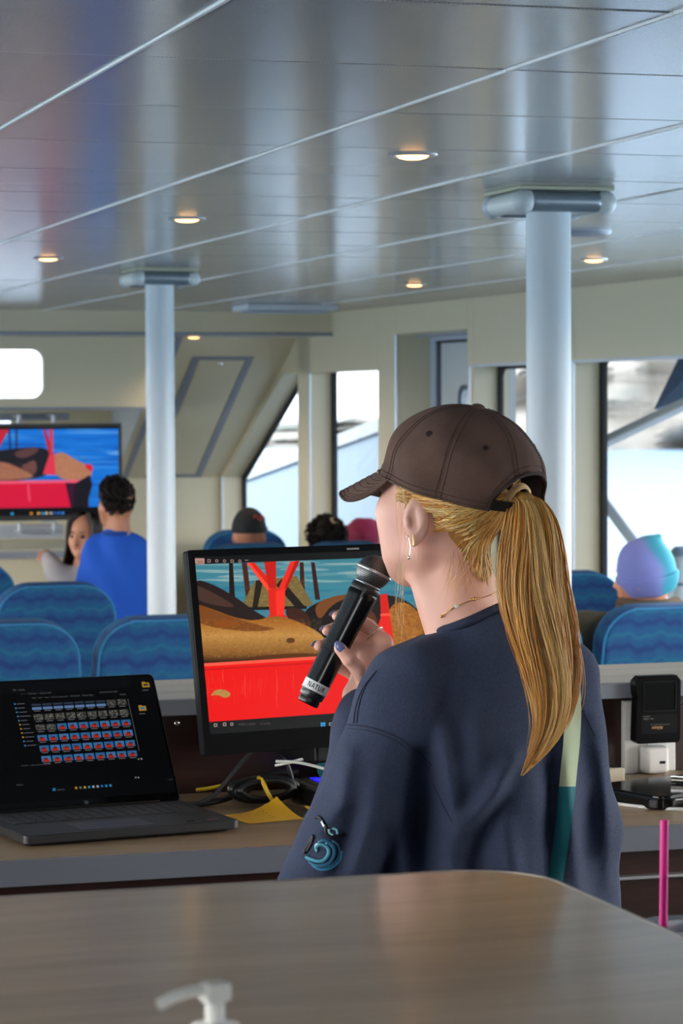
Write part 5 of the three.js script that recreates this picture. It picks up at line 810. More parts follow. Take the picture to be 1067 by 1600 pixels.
const segD2 = (x, y, z, a, b) => { const ax = rtC.x, az = rtC.z, px = x * ax + z * az, qa = a.x * ax + a.z * az, qb = b.x * ax + b.z * az, dx = qb - qa, dy = b.y - a.y, t = clamp(((px - qa) * dx + (y - a.y) * dy) / (dx * dx + dy * dy), 0, 1); return [(px - qa - dx * t) ** 2 + (y - a.y - dy * t) ** 2, t]; };
const shirtF = (x, y, z) => {
  let d = smin(tU(x, y, z), aR(x, y, z), 0.02); d = smin(d, aL(x, y, z), 0.016);
  if (d < 0.05) {
    const back = sstep(-0.04, 0.02, x * toC.x + z * toC.z);
    if (back > 0) for (const f of folds) { const [m0, t0] = segD2(x, y, z, f.p[0], f.p[1]), [m1, t1] = segD2(x, y, z, f.p[1], f.p[2]), m = Math.min(m0, m1), tt = m0 < m1 ? t0 * 0.5 : 0.5 + t1 * 0.5; if (m < 9 * f.w * f.w) d -= back * 2.3 * f.k * Math.exp(-m / (f.w * f.w)) * (0.35 + 0.65 * Math.sin(Math.PI * clamp(tt, 0.08, 0.92))); }
    d -= 0.0022 * Math.sin(x * 46 + y * 31 + z * 20) * Math.sin(y * 27 - x * 17);
  }
  return d;
};
const shirtTex = (() => { const b = grain(256, 64); b.repeat.set(26, 26); return b; })();
const shirtColor = dtex(256, 256, (u, v) => { const a = hash2(u * 256, v * 256) * 0.5 + vnoise(u * 90, v * 90, 90, 90) * 0.5, k = 0.82 + 0.36 * a; return [51 * k, 60 * k, 85 * k]; }, true, [9, 9]);
const navy = std('#ffffff', 0.92, { map: shirtColor, bumpMap: shirtTex, bumpScale: 0.0005 });
{
  const cpA = wp(684, 985, 20), cpN = wp(796, 945, 0).sub(cpA).cross(wp(735, 972, 66).sub(cpA)).normalize(); if (cpN.y < 0) cpN.negate();
  const f = (x, y, z) => smax(shirtF(x, y, z), (x - cpA.x) * cpN.x + (y - cpA.y) * cpN.y + (z - cpA.z) * cpN.z, 0.008);
  part(woman, 'sweatshirt', surfaceNets(f, V(-0.42, 0.80, -0.36), V(0.36, 1.42, 0.36), 0.0062), navy);
  // ribbed collar
  const ring = [[676, 984, 16], [696, 984, 50], [735, 970, 66], [768, 955, 48], [792, 944, 0], [775, 945, -45], [735, 962, -66], [698, 980, -40]].map((p) => wp(...p));
  part(woman, 'collar', tube(ring, 8 * UN, 96, 12, true), std('#ffffff', 0.92, { map: shirtColor, color: '#d8d8e0' }));
}
// points on the cloth: march along a sight line on to the field
const eyeL = camera.position.clone().sub(wBase);
const onShirt = (px, py, lift = 0, field = shirtF) => { const q = wp(px, py, 0).sub(eyeL).normalize(), p = eyeL.clone().addScaledVector(q, DW - 0.45); for (let i = 0; i < 160; i++) { const d = field(p.x, p.y, p.z) - lift; if (d < 0.0003) break; p.addScaledVector(q, Math.max(0.0004, d * 0.6)); } return p; };
const gradF = (f, p, e = 0.003) => V(f(p.x + e, p.y, p.z) - f(p.x - e, p.y, p.z), f(p.x, p.y + e, p.z) - f(p.x, p.y - e, p.z), f(p.x, p.y, p.z + e) - f(p.x, p.y, p.z - e)).normalize();
{
  const seamMat = std('#262c42', 0.9);
  const seam = (pts, r = 0.0007) => { const c = new THREE.CatmullRomCurve3(pts.map(([x, y]) => V(x, y, 0))), l = c.getPoints(26).map((p) => onShirt(p.x, p.y, 0.0006)); return tube(l, r, 80, 6); };
  part(woman, 'shoulder_seam', merge([seam([[543, 1132], [575, 1136], [620, 1152], [655, 1178], [674, 1196]], 0.0014), seam([[543, 1138], [575, 1142], [618, 1158], [652, 1184], [671, 1202]])]), seamMat);
  part(woman, 'yoke_seam', merge([seam([[588, 1048], [570, 1074], [560, 1105], [557, 1130]]), seam([[584, 1052], [565, 1078], [555, 1108], [552, 1130]])]), seamMat);
  part(woman, 'sleeve_seam', merge([seam([[912, 1030], [906, 1070], [912, 1110], [930, 1150]]), seam([[677, 1225], [692, 1258], [706, 1284]])]), seamMat);
  // embroidered wave emblem on the sleeve
  const em = (name, pts, r, color) => { const c = new THREE.CatmullRomCurve3(pts.map(([x, y]) => V(x, y, 0))); part(emb, name, tube(c.getPoints(24).map((p) => onShirt(p.x, p.y, 0.0002)), r * 0.8, 60, 6), std(color, 0.55)); };
  const emb = new THREE.Group(); emb.name = 'emblem'; emb.userData.label = 'embroidered light blue wave emblem'; woman.add(emb);
  const K = 140 / 1067, q = (l) => l.map(([x, y]) => [440 + x * K, 1240 + y * K]);
  em('stitching', q([[290, 765], [380, 830], [480, 870], [590, 850], [670, 770], [690, 680], [660, 600], [600, 560]]), 0.0022, '#44869f'); em('stitching', q([[290, 755], [400, 800], [490, 800], [550, 740], [560, 670], [520, 620], [450, 610], [410, 650], [430, 690]]), 0.0034, '#4c97b0'); em('stitching', q([[330, 810], [430, 860], [560, 830], [620, 740], [620, 650], [570, 590], [500, 560], [450, 580]]), 0.0034, '#2a6689'); em('stitching', q([[440, 580], [490, 560], [540, 570], [530, 600]]), 0.0022, '#bfe6ea'); em('stitching', q([[400, 640], [410, 610], [440, 600]]), 0.002, '#c9ecf0'); em('stitching', q([[360, 850], [460, 905], [580, 890], [690, 800], [720, 680]]), 0.0024, '#3c86b0'); em('stitching', q([[560, 420], [570, 470], [610, 490]]), 0.0022, '#9fd6de'); em('stitching', q([[600, 410], [650, 430], [665, 480]]), 0.0022, '#83c6d2');
  em('dark_stitching', q([[405, 285], [450, 280], [490, 330], [525, 400], [530, 470], [600, 525], [680, 510], [740, 475]]), 0.0030, '#0d1020'); em('white_stitching', q([[485, 335], [500, 365], [515, 390]]), 0.0034, '#f0f2f6'); em('dark_stitching', q([[385, 505], [330, 590], [285, 670], [275, 720]]), 0.0040, '#12131f'); em('dark_stitching', q([[375, 540], [345, 610], [300, 690]]), 0.0032, '#12131f');
}
// two-tone shoulder strap lying on her back
{
  const rows = [[886, 1010, 12], [893, 1060, 12], [895, 1100, 13], [893, 1160, 13], [889, 1200, 13], [885, 1243, 13], [880, 1290, 12.5], [873, 1340, 12], [867, 1380, 12], [862, 1430, 12]];
  const c = new THREE.CatmullRomCurve3(rows.map(([x, y, w]) => V(x, y, w))), n = 70;
  const strip = (t0, t1, name, m) => { const pos = [], uv = [], idx = []; for (let i = 0; i <= n; i++) { const p = c.getPoint(lerp(t0, t1, i / n)); for (let j = 0; j <= 4; j++) { const x = p.x + (j / 2 - 1) * p.z, s = onShirt(x, p.y, 0.0022 + (j === 0 || j === 4 ? -0.001 : 0)); pos.push(s.x, s.y, s.z); uv.push(j / 4, i / n * 6); if (i < n && j < 4) { const a = i * 5 + j; idx.push(a, a + 5, a + 1, a + 1, a + 5, a + 6); } } } const g = new THREE.BufferGeometry(); g.setAttribute('position', new THREE.Float32BufferAttribute(pos, 3)); g.setAttribute('uv', new THREE.Float32BufferAttribute(uv, 2)); g.setIndex(idx); g.computeVertexNormals(); return part(st, name, g, m); };
  const st = new THREE.Group(); st.name = 'shoulder_strap'; st.userData.label = 'pale green and teal shoulder strap'; woman.add(st);
  strip(0, 0.52, 'strap_upper', std('#aab393', 0.85, { side: THREE.DoubleSide })); strip(0.521, 1, 'strap_lower', std('#0b656f', 0.85, { side: THREE.DoubleSide }));
}
part(woman, 'trousers', surfaceNets((x, y, z) => smax(legs(x, y, z) - 0.012, y - 0.93, 0.02), V(-0.2, 0.08, -0.18), V(0.2, 1.0, 0.18), 0.014), std('#1c2030', 0.9));
for (const k of [-1, 1]) part(woman, 'shoe', rbox(0.09, 0.08, 0.25, 0.035, 4), std('#d9d9d6', 0.6), [k * 0.1, 0.041, -0.03]);
// ---------------------------------------------------------------- cap
const cTilt = 0.24, cM = (() => { const u = hU0.clone().multiplyScalar(Math.cos(cTilt)).addScaledVector(hF, -Math.sin(cTilt)), f = hL.clone().cross(u); return new THREE.Matrix4().makeBasis(hL, u, f).setPosition(wp(721, 769, 13)); })();
const cp = (x, y, z) => V(x, y, z).applyMatrix4(cM);
const CA = 0.121, CB = 0.099, CH2 = 0.121;                         // front-back, side, height
{
  const cap = new THREE.Group(); cap.name = 'cap'; cap.userData.label = 'faded brown cotton ball cap'; woman.add(cap);
  const weave = grain(256, 128); weave.repeat.set(12, 12);
  const wear = dtex(256, 256, (u, v) => { const a = vnoise(u * 6, v * 6, 6, 6) * 0.5 + vnoise(u * 20, v * 20, 20, 20) * 0.3 + hash2(u * 256, v * 256) * 0.25, k = 0.8 + 0.38 * a; return [92 * k, 66 * k, 55 * k]; }, true, [4, 4]);
  const cloth = std('#ffffff', 0.9, { map: wear, bumpMap: weave, bumpScale: 0.0004, side: THREE.DoubleSide }), stitch = std('#3a2620', 0.9), lining = std('#17110f', 0.95);
  const seams = [-160, -104, -55, 55, 104, 160].map((d) => d * Math.PI / 180);
  const archA = 41 * Math.PI / 180, archH = 0.055;
  const low = (th) => { const d = Math.abs(Math.PI - Math.abs(th)); return d < archA ? archH * Math.sqrt(Math.max(0, 1 - (d / archA) ** 2)) : 0; };     // th from the front, + to her left
  const surf = (th, y, lift = 0) => { const h = clamp(y / CH2, 0, 1), k = Math.pow(1 - Math.pow(h, 2.25), 1 / 2.1); let g = 1e9; for (const s of seams) g = Math.min(g, Math.abs(th - s)); const puff = 0.0022 * sstep(0, 0.25, g * k) - 0.0008 * Math.exp(-((g * k / 0.02) ** 2)); const fr = Math.cos(th) > 0 ? 1 + 0.05 * Math.cos(th) * sstep(0.1, 0.6, h) : 1, w = 0.0022 * Math.sin(th * 9 + h * 7) * (1 - h) * sstep(0.6, 0.0, h) + 0.0018 * Math.sin(th * 4 + h * 11); return cp((CB * k + puff * k + lift + w * k) * Math.sin(th), CH2 * (1 - Math.pow(1 - h, 1.0)) + (h > 0.97 ? lift : lift * h), (CA * k * fr + puff * k + lift + w * k) * Math.cos(th)); };
  const nT = 26, nH = 26;
  const gridGeo = (t0, t1, lift, flip) => { const pos = [], uv = [], idx = []; for (let j = 0; j <= nH; j++) for (let i = 0; i <= nT; i++) { const th = lerp(t0, t1, i / nT), l = low(th), s = 1 - Math.pow(1 - j / nH, 1.6), y = lerp(l, CH2, s), p = surf(th, y, lift); pos.push(p.x, p.y, p.z); uv.push(th * 0.11, y); if (i < nT && j < nH) { const a = j * (nT + 1) + i; if (flip) idx.push(a, a + nT + 1, a + 1, a + 1, a + nT + 1, a + nT + 2); else idx.push(a, a + 1, a + nT + 1, a + 1, a + nT + 2, a + nT + 1); } } const g = new THREE.BufferGeometry(); g.setAttribute('position', new THREE.Float32BufferAttribute(pos, 3)); g.setAttribute('uv', new THREE.Float32BufferAttribute(uv, 2)); g.setIndex(idx); g.computeVertexNormals(); return g; };
  const ths = [-Math.PI, ...seams, Math.PI];
  for (let k = 0; k < 7; k++) part(cap, 'crown_panel', gridGeo(ths[k], ths[k + 1], 0, false), cloth);
  part(cap, 'lining', gridGeo(-Math.PI, Math.PI, -0.003, true), lining);
  // twin stitch rows along every seam, and along the rim
  const dash = []; const dashes = (path, r = 0.0005, len = 0.0026, gap = 0.0012) => { const c = new THREE.CatmullRomCurve3(path), L = c.getLength(), n = Math.floor(L / (len + gap)); for (let i = 0; i < n; i++) { const a = c.getPointAt(i / n), b = c.getPointAt((i + len / (len + gap)) / n), d = b.clone().sub(a); const g = new THREE.CylinderGeometry(r, r, d.length(), 4, 1).applyQuaternion(new THREE.Quaternion().setFromUnitVectors(V(0, 1, 0), d.normalize())).translate((a.x + b.x) / 2, (a.y + b.y) / 2, (a.z + b.z) / 2); dash.push(g); } };
  for (const s of seams) for (const o of [-0.0036, 0.0036]) { const path = []; for (let i = 0; i <= 24; i++) { const y = lerp(low(s) + 0.002, CH2 * 0.985, 1 - Math.pow(1 - i / 24, 1.6)), h = y / CH2, k = Math.max(0.12, Math.pow(1 - Math.pow(h, 2.25), 1 / 2.1)); path.push(surf(s + o / (0.105 * k), y, 0.0006)); } dashes(path); }
  for (const off of [0.0035, 0.010]) { const path = []; for (let i = 0; i <= 90; i++) { const th = lerp(-Math.PI + 0.05, Math.PI - 0.05, i / 90); path.push(surf(th, low(th) + off, 0.0006)); } dashes(path); }
  part(cap, 'stitching', dash, stitch);
  for (const d of [-132, -80, 80, 132]) { const th = d * Math.PI / 180, p = surf(th, CH2 * 0.66, 0.0008), n = p.clone().sub(surf(th, CH2 * 0.66, -0.01)).normalize(); const g = new THREE.TorusGeometry(0.0033, 0.0013, 8, 20).applyQuaternion(new THREE.Quaternion().setFromUnitVectors(V(0, 0, 1), n)); part(cap, 'eyelet', g, stitch, p.toArray()); part(cap, 'eyelet_hole', new THREE.CircleGeometry(0.0028, 16).applyQuaternion(new THREE.Quaternion().setFromUnitVectors(V(0, 0, 1), n)), lining, p.clone().addScaledVector(n, 0.0003).toArray()); }
  const bt = cp(0, CH2, 0); part(cap, 'button', new THREE.SphereGeometry(0.0095, 20, 12).scale(1, 0.5, 1).applyQuaternion(new THREE.Quaternion().setFromRotationMatrix(cM)), cloth, bt.toArray());
  // rolled rim at the back opening, closing strap
  { const path = []; for (let i = 0; i <= 40; i++) { const d = lerp(-archA, archA, i / 40), th = Math.PI - d; path.push(surf(th > Math.PI ? th - 2 * Math.PI : th, low(Math.PI - Math.abs(d)), 0.0002)); } part(cap, 'opening_binding', tube(path, 0.0024, 80, 8), std('#3a2a24', 0.9)); }
  { const pos = [], idx = []; const n = 30; for (let i = 0; i <= n; i++) { const d = lerp(-archA * 1.05, archA * 1.05, i / n), th = Math.PI - d; for (const [y, l] of [[0.001, -0.002], [0.016, -0.002]]) { const p = surf(th > Math.PI ? th - 2 * Math.PI : th, y, l); pos.push(p.x, p.y, p.z); } if (i < n) { const a = i * 2; idx.push(a, a + 2, a + 1, a + 1, a + 2, a + 3); } } const g = new THREE.BufferGeometry(); g.setAttribute('position', new THREE.Float32BufferAttribute(pos, 3)); g.setIndex(idx); g.computeVertexNormals(); part(cap, 'closing_strap', g, std('#171210', 0.85, { side: THREE.DoubleSide })); }
  // brim: curved, with rows of stitching
  const bw = 56 * Math.PI / 180; const brimP = (u, v, lift) => { const th = u * bw, base = surf(th, 0.002, 0), q = V(Math.sin(th) * CB, 0.002, Math.cos(th) * CA), out = 0.074 * Math.pow(Math.cos(u * Math.PI / 2), 0.55) * v, side = Math.sin(th) * CB * (1 - 0.06 * v), z = Math.cos(th) * CA + out, arch = -0.062 * (side / CB) ** 2 * Math.min(1, out / 0.055), drop = -out * 0.62 - 1.2 * out * out; return cp(side, 0.004 + drop + arch + lift + 0.014 * (1 - v) * (1 - Math.abs(u)) * 0, z); };
  const nu = 40, nv = 14; const brimGeo = (l, flip) => { const pos = [], uv = [], idx = []; for (let j = 0; j <= nv; j++) for (let i = 0; i <= nu; i++) { const u = lerp(-1, 1, i / nu), p = brimP(u, j / nv, l); pos.push(p.x, p.y, p.z); uv.push(u * 0.1, j / nv * 0.07); if (i < nu && j < nv) { const a = j * (nu + 1) + i; if (flip) idx.push(a, a + nu + 1, a + 1, a + 1, a + nu + 1, a + nu + 2); else idx.push(a, a + 1, a + nu + 1, a + 1, a + nu + 2, a + nu + 1); } } const g = new THREE.BufferGeometry(); g.setAttribute('position', new THREE.Float32BufferAttribute(pos, 3)); g.setAttribute('uv', new THREE.Float32BufferAttribute(uv, 2)); g.setIndex(idx); g.computeVertexNormals(); return g; };
  part(cap, 'brim', merge([brimGeo(0.0016, true), brimGeo(-0.0016, false)]), cloth);
  { const e = []; for (let i = 0; i <= 40; i++) e.push(brimP(lerp(-1, 1, i / 40), 1, 0)); part(cap, 'brim_edge', tube(e, 0.0023, 80, 8), cloth); dash.length = 0; for (const v of [0.28, 0.42, 0.56, 0.70, 0.84, 0.93]) { const path = []; for (let i = 0; i <= 36; i++) path.push(brimP(lerp(-0.9, 0.9, i / 36), v, 0.0020)); dashes(path); } part(cap, 'brim_stitching', dash, stitch); }
}
// ---------------------------------------------------------------- hair
const hairCols = ['#dc9a42', '#eab055', '#f4c97e', '#fbe2ac', '#cc8530', '#b8752a', '#f7d48e'].map((c) => new THREE.Color(c));
function strands(list, name, parent, material) { // list of {pts, r, color}; each strand a slim three-sided tapering tube
  const pos = [], nor = [], col = [], idx = []; const side = 3;
  for (const s of list) {
    const c = new THREE.CatmullRomCurve3(s.pts, false, 'centripetal'), n = s.n || 16, P = c.getPoints(n); let base = pos.length / 3; let up = V(0.3, 0.2, 0.9);
    for (let i = 0; i <= n; i++) { const t = P[Math.min(i + 1, n)].clone().sub(P[Math.max(i - 1, 0)]).normalize(), a = up.clone().cross(t).normalize(), b = t.clone().cross(a); const k = i / n, r = s.r * (s.tip ? Math.pow(Math.max(0.04, 1 - Math.pow(k, s.tip)), 0.7) : 1); for (let j = 0; j < side; j++) { const th = j / side * 6.2832, d = a.clone().multiplyScalar(Math.cos(th)).addScaledVector(b, Math.sin(th)); pos.push(P[i].x + d.x * r, P[i].y + d.y * r, P[i].z + d.z * r); nor.push(d.x, d.y, d.z); col.push(s.color.r, s.color.g, s.color.b); if (i < n) { const q = base + i * side + j, w = base + i * side + (j + 1) % side; idx.push(q, w, q + side, w, w + side, q + side); } } }
  }
  const g = new THREE.BufferGeometry(); g.setAttribute('position', new THREE.Float32BufferAttribute(pos, 3)); g.setAttribute('normal', new THREE.Float32BufferAttribute(nor, 3)); g.setAttribute('color', new THREE.Float32BufferAttribute(col, 3)); g.setIndex(idx); return part(parent, name, g, material);
}
const hairMat = phy('#ffffff', 0.42, { vertexColors: true, specularIntensity: 0.7 });
const hcol = (dark = 0) => { const c = hairCols[rnd() * hairCols.length | 0].clone(); return c.multiplyScalar(rr(0.85, 1.1) * (1 - dark)); };
const tie = wp(806, 772, 84);
{
  // hair on the head: a thin shell plus strands combed to the tie
  const wv = V(0, 0, 0), hnL = (x, y, z) => { wv.set(x, y, z).applyMatrix4(hM); return smin(headLocal(x, y, z), neckW(wv.x, wv.y, wv.z), 0.02); };
  const inHair = (p) => { const q = p.clone().applyMatrix4(hMi); return q; };
  const shell = (x, y, z) => { tv.set(x, y, z).applyMatrix4(hMi); const { x: a, y: b, z: c } = tv; const d = hnL(a, b, c) - 0.006; const front = c - (0.036 - 0.35 * (b - 0.02) * (b < 0.02 ? -0.2 : 0)) , face = smax(c - (b > 0.0 ? 0.03 + b * 0.25 : 0.006 + b * 0.55), 0, 0.001); const nape = -(b + 0.102 - Math.abs(a) * 1.35); const behindEar = Math.abs(a) > 0.045 && b < 0.012 ? c + 0.030 + Math.max(0, -b - 0.02) * 0.9 : -1; let e = smax(d, c - (0.032 + Math.max(b, -0.02) * 0.35), 0.006); e = smax(e, nape, 0.006); return smax(e, behindEar, 0.006); };
  const sg = surfaceNets(shell, hC.clone().add(V(-0.13, -0.14, -0.13)), hC.clone().add(V(0.13, 0.14, 0.13)), 0.0034);
  part(woman, 'scalp_hair', sg, std('#a67438', 0.5));
  const L = []; const tl = tie.clone().applyMatrix4(hMi);
  const push = (p, off) => { for (let i = 0; i < 4; i++) { const d = hnL(p.x, p.y, p.z) - off; if (Math.abs(d) < 0.0005) break; const e = 0.002, g = V(hnL(p.x + e, p.y, p.z) - hnL(p.x - e, p.y, p.z), hnL(p.x, p.y + e, p.z) - hnL(p.x, p.y - e, p.z), hnL(p.x, p.y, p.z + e) - hnL(p.x, p.y, p.z - e)).normalize(); p.addScaledVector(g, -d); } return p; };
  const tieIn = V(clamp(tl.x, -0.02, 0.02) * 0.5 + 0.01, tl.y, tl.z);
  for (let i = 0; i < 2600; i++) {
    const k = rnd() < 0.82 ? 1 : -1, w = rnd(); let s;
    if (w < 0.35) s = V(k * 0.07, rr(-0.005, 0.045), rr(0.0, 0.036)); else if (w < 0.62) s = V(k * 0.066, rr(-0.05, 0.0), rr(-0.036, -0.024)); else { const ax = rr(0, 0.056); s = V(k * ax, -0.118 + ax * 1.35 + (rnd() < 0.6 ? rr(-0.008, 0.012) : rr(0, 0.05)), rr(-0.075, -0.05)); }
    push(s, 0.004); const off = rr(0.0055, 0.0095), pts = [s.clone()]; const bow = rr(-0.012, 0.02);
    for (let j = 1; j <= 6; j++) { const t = j / 6, p = s.clone().lerp(tieIn, t); p.y += Math.sin(t * Math.PI) * bow; if (t < 0.93) { push(p, off + t * 0.002); } pts.push(p); }
    L.push({ pts: pts.map((p) => p.applyMatrix4(hM)), r: rr(0.0006, 0.0012), color: hcol(0.06), n: 12 });
  }
  strands(L, 'combed_hair', woman, hairMat);
  // loose wisps at nape, temple and jaw
  const Wd = []; for (let i = 0; i < 90; i++) { const x0 = rr(700, 785), y0 = rr(860, 905), dx = rr(-30, 25), ln = rr(25, 65); Wd.push({ pts: [wp(x0, y0, 62), wp(x0 + dx * 0.3, y0 + ln * 0.4, 66 + rr(0, 6)), wp(x0 + dx, y0 + ln, 60 + rr(0, 10))], r: 0.00022, color: hcol(), n: 8, tip: 2 }); }
  for (let i = 0; i < 46; i++) { const x0 = rr(622, 650), y0 = rr(735, 790), dx = rr(-8, 14), ln = rr(40, 130); Wd.push({ pts: [wp(x0, y0, 58), wp(x0 + dx, y0 + ln * 0.5, 66 + rr(0, 5)), wp(x0 + dx * rr(-0.5, 1), y0 + ln, 60 + rr(-5, 5))], r: 0.00022, color: hcol(), n: 10, tip: 2 }); }
  for (let i = 0; i < 9; i++) { const x0 = rr(618, 632); Wd.push({ pts: [wp(x0, 880, 48), wp(x0 + rr(-6, 4), 920, 46), wp(x0 + rr(-8, 6), 950, 42), wp(x0 + rr(-6, 16), rr(970, 1010), 38)], r: 0.00022, color: hcol(), n: 10, tip: 3 }); }
  strands(Wd, 'loose_wisps', woman, hairMat);
}
// ponytail
{
  const path = [[804, 772, 80, 15], [822, 783, 112, 25], [828, 815, 132, 38], [830, 860, 136, 48], [831, 905, 136, 52], [838, 950, 136, 54], [847, 995, 136, 51], [858, 1040, 136, 44], [864, 1085, 138, 36], [862, 1125, 140, 27], [850, 1160, 142, 20], [832, 1188, 142, 12], [815, 1212, 142, 3]];
  const pc = new THREE.CatmullRomCurve3(path.map((p) => wp(p[0], p[1], p[2]))), n = path.length - 1; const width = (t) => { const s = t * n, i = Math.min(n - 1, Math.floor(s)); return lerp(path[i][3], path[i + 1][3], s - i) * UN; };
  const cpt = (t) => pc.getPoint(clamp(t, 0, 1));
  const core = []; for (let i = 0; i < n; i++) core.push(cone(wp(...path[i].slice(0, 3)), wp(...path[i + 1].slice(0, 3)), path[i][3] * 0.5 * UN, path[i + 1][3] * 0.5 * UN)); const cu = union(core, 0.008);
  part(woman, 'ponytail_core', surfaceNets(cu, wp(740, 1230, 110).add(V(-0.12, 0, -0.12)), wp(920, 740, 110).add(V(0.12, 0, 0.12)), 0.006), std('#a87838', 0.5));
  const L = []; const locks = []; for (let i = 0; i < 34; i++) locks.push({ a: rr(0, 6.283), r: Math.sqrt(rnd()), tw: rr(-0.9, 0.9), end: rnd() < 0.6 ? rr(0.82, 1.0) : rr(0.6, 0.85), c: hcol(), bias: rr(-0.35, 0.35) });
  for (let i = 0; i < 3600; i++) {
    const k = locks[rnd() * locks.length | 0], a0 = k.a + rr(-0.32, 0.32), r0 = clamp(k.r + rr(-0.16, 0.16), 0, 1.02), end = clamp(k.end + rr(-0.1, 0.05), 0.4, 1), fl = rnd() < 0.06 ? rr(1.05, 1.3) : 1, pts = [], m = 12, col = k.c.clone().lerp(hcol(), 0.45); const ph = rr(0, 6);
    for (let j = 0; j <= m; j++) { const t = j / m * end, w = width(t), a = a0 + k.tw * t, s = r0 * (1 + (fl - 1) * sstep(0.3, 1, j / m)) * (1 + 0.1 * Math.sin(ph + t * 9)); const p = cpt(t); p.addScaledVector(rtC, Math.cos(a) * w * s + k.bias * w * sstep(0.5, 1, t) * 0.5).addScaledVector(toC, Math.sin(a) * w * s * 0.72).add(V(0, Math.sin(a * 2) * w * 0.08, 0)); pts.push(p); }
    L.push({ pts, r: rr(0.00055, 0.0011), color: col, n: 24, tip: 3 });
  }
  strands(L, 'ponytail', woman, hairMat);
  // lock wound round the tie
  const tc = wp(810, 776, 94), td = wp(824, 792, 116).sub(wp(802, 768, 80)).normalize(), ta = V(0, 1, 0).addScaledVector(td, -td.y).normalize(), tb = td.clone().cross(ta); const T = []; for (let i = 0; i < 90; i++) { const o = rr(-6, 6), pts = [], rad = rr(17, 20.5) * UN; for (let j = 0; j <= 14; j++) { const a = j / 14 * 6.6 + 0.4; pts.push(tc.clone().addScaledVector(td, (o + 4 * Math.sin(a)) * UN).addScaledVector(ta, Math.cos(a) * rad).addScaledVector(tb, Math.sin(a) * rad)); } T.push({ pts, r: rr(0.0007, 0.0012), color: hcol().lerp(new THREE.Color('#f2dfb4'), 0.4), n: 30 }); }
  strands(T, 'hair_tie_wrap', woman, hairMat);
}
// earrings and necklace
{
  const gold = std('#d9a860', 0.2, { metalness: 1 }), silver = std('#e4dccf', 0.18, { metalness: 1 });
  const e1 = part(woman, 'earring', merge([tube([wp(637, 838, 78), wp(640, 846, 80), wp(641, 860, 80), wp(639, 872, 79)], 0.0006, 16, 6), new THREE.SphereGeometry(0.0022, 14, 10).scale(0.8, 1.3, 0.8).translate(...wp(639, 871, 80).toArray()), new THREE.SphereGeometry(0.0018, 10, 8).translate(...wp(637, 838, 80).toArray())]), silver);
  part(woman, 'earring', merge([tube([wp(645, 836, 78), wp(646, 846, 79), wp(646, 852, 79)], 0.0007, 10, 6)]), gold);
  const neck = [[681, 972, 30], [690, 962, 52], [712, 948, 62], [735, 939, 62], [760, 932, 55], [782, 922, 40]].map((p) => wp(...p)); const nc = part(woman, 'necklace', tube(neck, 0.0007, 60, 6), gold);
  for (const [p, r] of [[[713, 947, 66], 0.0032], [[690, 963, 56], 0.0022], [[741, 936, 66], 0.0026], [[737, 937, 66], 0.002], [[746, 935, 65], 0.0018]]) { const b = part(nc, 'bead', new THREE.SphereGeometry(r, 14, 10), p[0] === 713 ? std('#f3ede4', 0.2) : gold); b.position.copy(wp(...p)); }
}
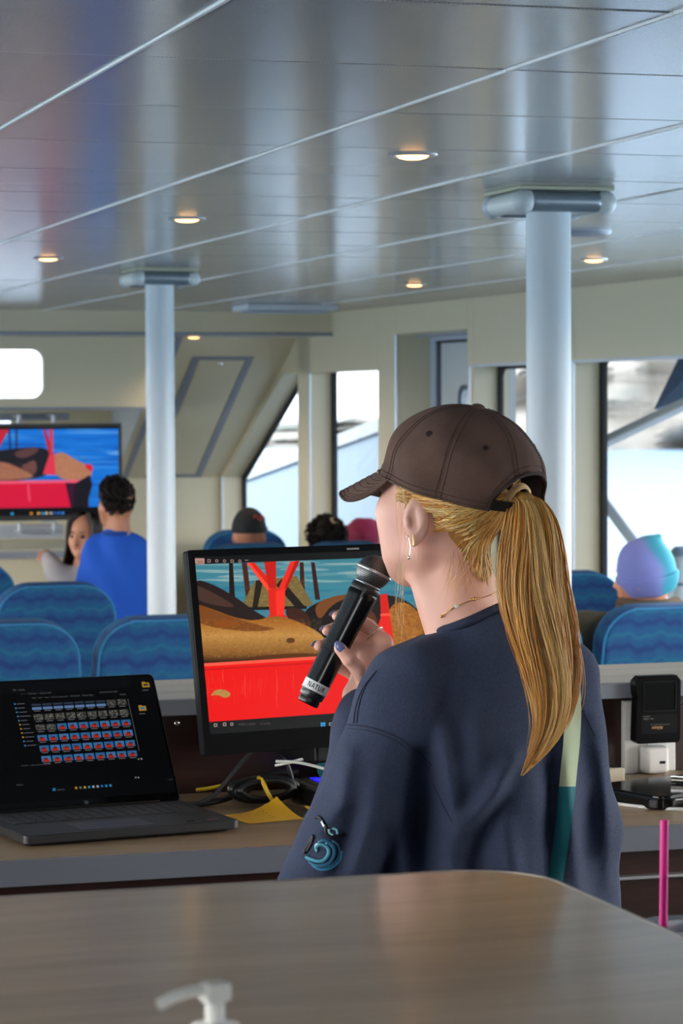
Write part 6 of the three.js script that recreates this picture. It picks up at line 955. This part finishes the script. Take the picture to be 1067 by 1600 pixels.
// ---------------------------------------------------------------- microphone
{
  const bot = spot(480.5, 1099, DW + 52 * UN), top = spot(595, 872, DW + 66 * UN), ax = top.clone().sub(bot), len = ax.length(); ax.normalize();
  const t = thing('microphone', 'black handheld wireless microphone with a white labelled band', 'microphone', bot.toArray());
  t.quaternion.setFromUnitVectors(V(0, 1, 0), ax);
  const k = len / 0.228, R = 0.0182;
  const mic = (n, prof, m, l) => part(t, n, lathe(prof.map(([r, y]) => [r, y * k]), 48), m, undefined, l);
  const blk = phy('#08090a', 0.22, { specularIntensity: 0.8 });
  mic('end_cap', [[0, -0.001], [0.0135, -0.001], [0.0155, 0.001], [0.0155, 0.007], [0.0148, 0.0075], [0.0148, 0.009], [0.0175, 0.0105], [0.0178, 0.018]], std('#0a0a0b', 0.35));
  mic('lower_barrel', [[0.0178, 0.018], [R, 0.019], [R + 0.0004, 0.075], [R + 0.0004, 0.0805]], blk);
  mic('joint_groove', [[R - 0.0006, 0.0805], [R - 0.0006, 0.0818]], std('#020202', 0.6));
  mic('upper_barrel', [[R + 0.0004, 0.0818], [R + 0.001, 0.12], [R + 0.003, 0.165], [R + 0.0034, 0.172], [R + 0.002, 0.175]], blk);
  mic('neck_ring', [[R + 0.0022, 0.1745], [R + 0.0028, 0.176], [R + 0.0028, 0.182], [R + 0.0015, 0.184]], std('#151617', 0.4));
  const lab = ctexClamp(1024, 96, (g) => { g.fillStyle = '#dfe0de'; g.fillRect(0, 0, 1024, 96); g.fillStyle = '#16181c'; g.font = 'bold 74px sans-serif'; g.fillText('NATUR', 395, 74); });
  const band = new THREE.CylinderGeometry(R + 0.0007, R + 0.0006, 0.0135 * k, 64, 1, true).translate(0, 0.026 * k, 0); const bm = part(t, 'label_band', band, std('#ffffff', 0.45, { map: lab }), undefined, 'white tape band with lettering'); const inv = t.quaternion.clone().invert(), vv = toC.clone().applyQuaternion(inv); bm.rotation.y = Math.atan2(vv.x, vv.z) - Math.PI - 0.05;
  const mesh = dtex(128, 128, (u, v) => { const a = Math.abs(Math.sin((u + v) * 16 * Math.PI)), b = Math.abs(Math.sin((u - v) * 16 * Math.PI)), q = Math.max(a, b) > 0.72 ? 120 : 10; return [q, q, q]; }, true); mesh.repeat.set(2.6, 1);
  const gm = std('#ffffff', 0.35, { map: mesh, metalness: 0.7, bumpMap: mesh, bumpScale: 0.0006 });
  const G = 0.2055, gr = 0.0248; const prof = []; for (let i = 0; i <= 24; i++) { const a = lerp(-0.92, Math.PI / 2, i / 24); prof.push([Math.max(0.00001, Math.cos(a) * gr), (G + Math.sin(a) * gr * 0.98) ]); } mic('grille', prof, gm);
  part(t, 'grille_ring', new THREE.TorusGeometry(gr - 0.0001, 0.0019, 10, 64).rotateX(Math.PI / 2).scale(1, 1.3, 1).translate(0, (G + 0.0005) * k, 0), std('#b7babd', 0.3, { metalness: 0.8 })); mic('grille_collar', [[0.0165, 0.184], [0.0188, 0.1845], [0.0196, 0.187], [0.0178, 0.188]], std('#8d9094', 0.3, { metalness: 0.8 }));
  part(t, 'switch', rbox(0.004, 0.010, 0.003, 0.001).translate(Math.sin(bm.rotation.y + Math.PI) * (R + 0.002), 0.17 * k, Math.cos(bm.rotation.y + Math.PI) * (R + 0.002)), std('#5a5c60', 0.4));
}
renderer.render(scene, camera);
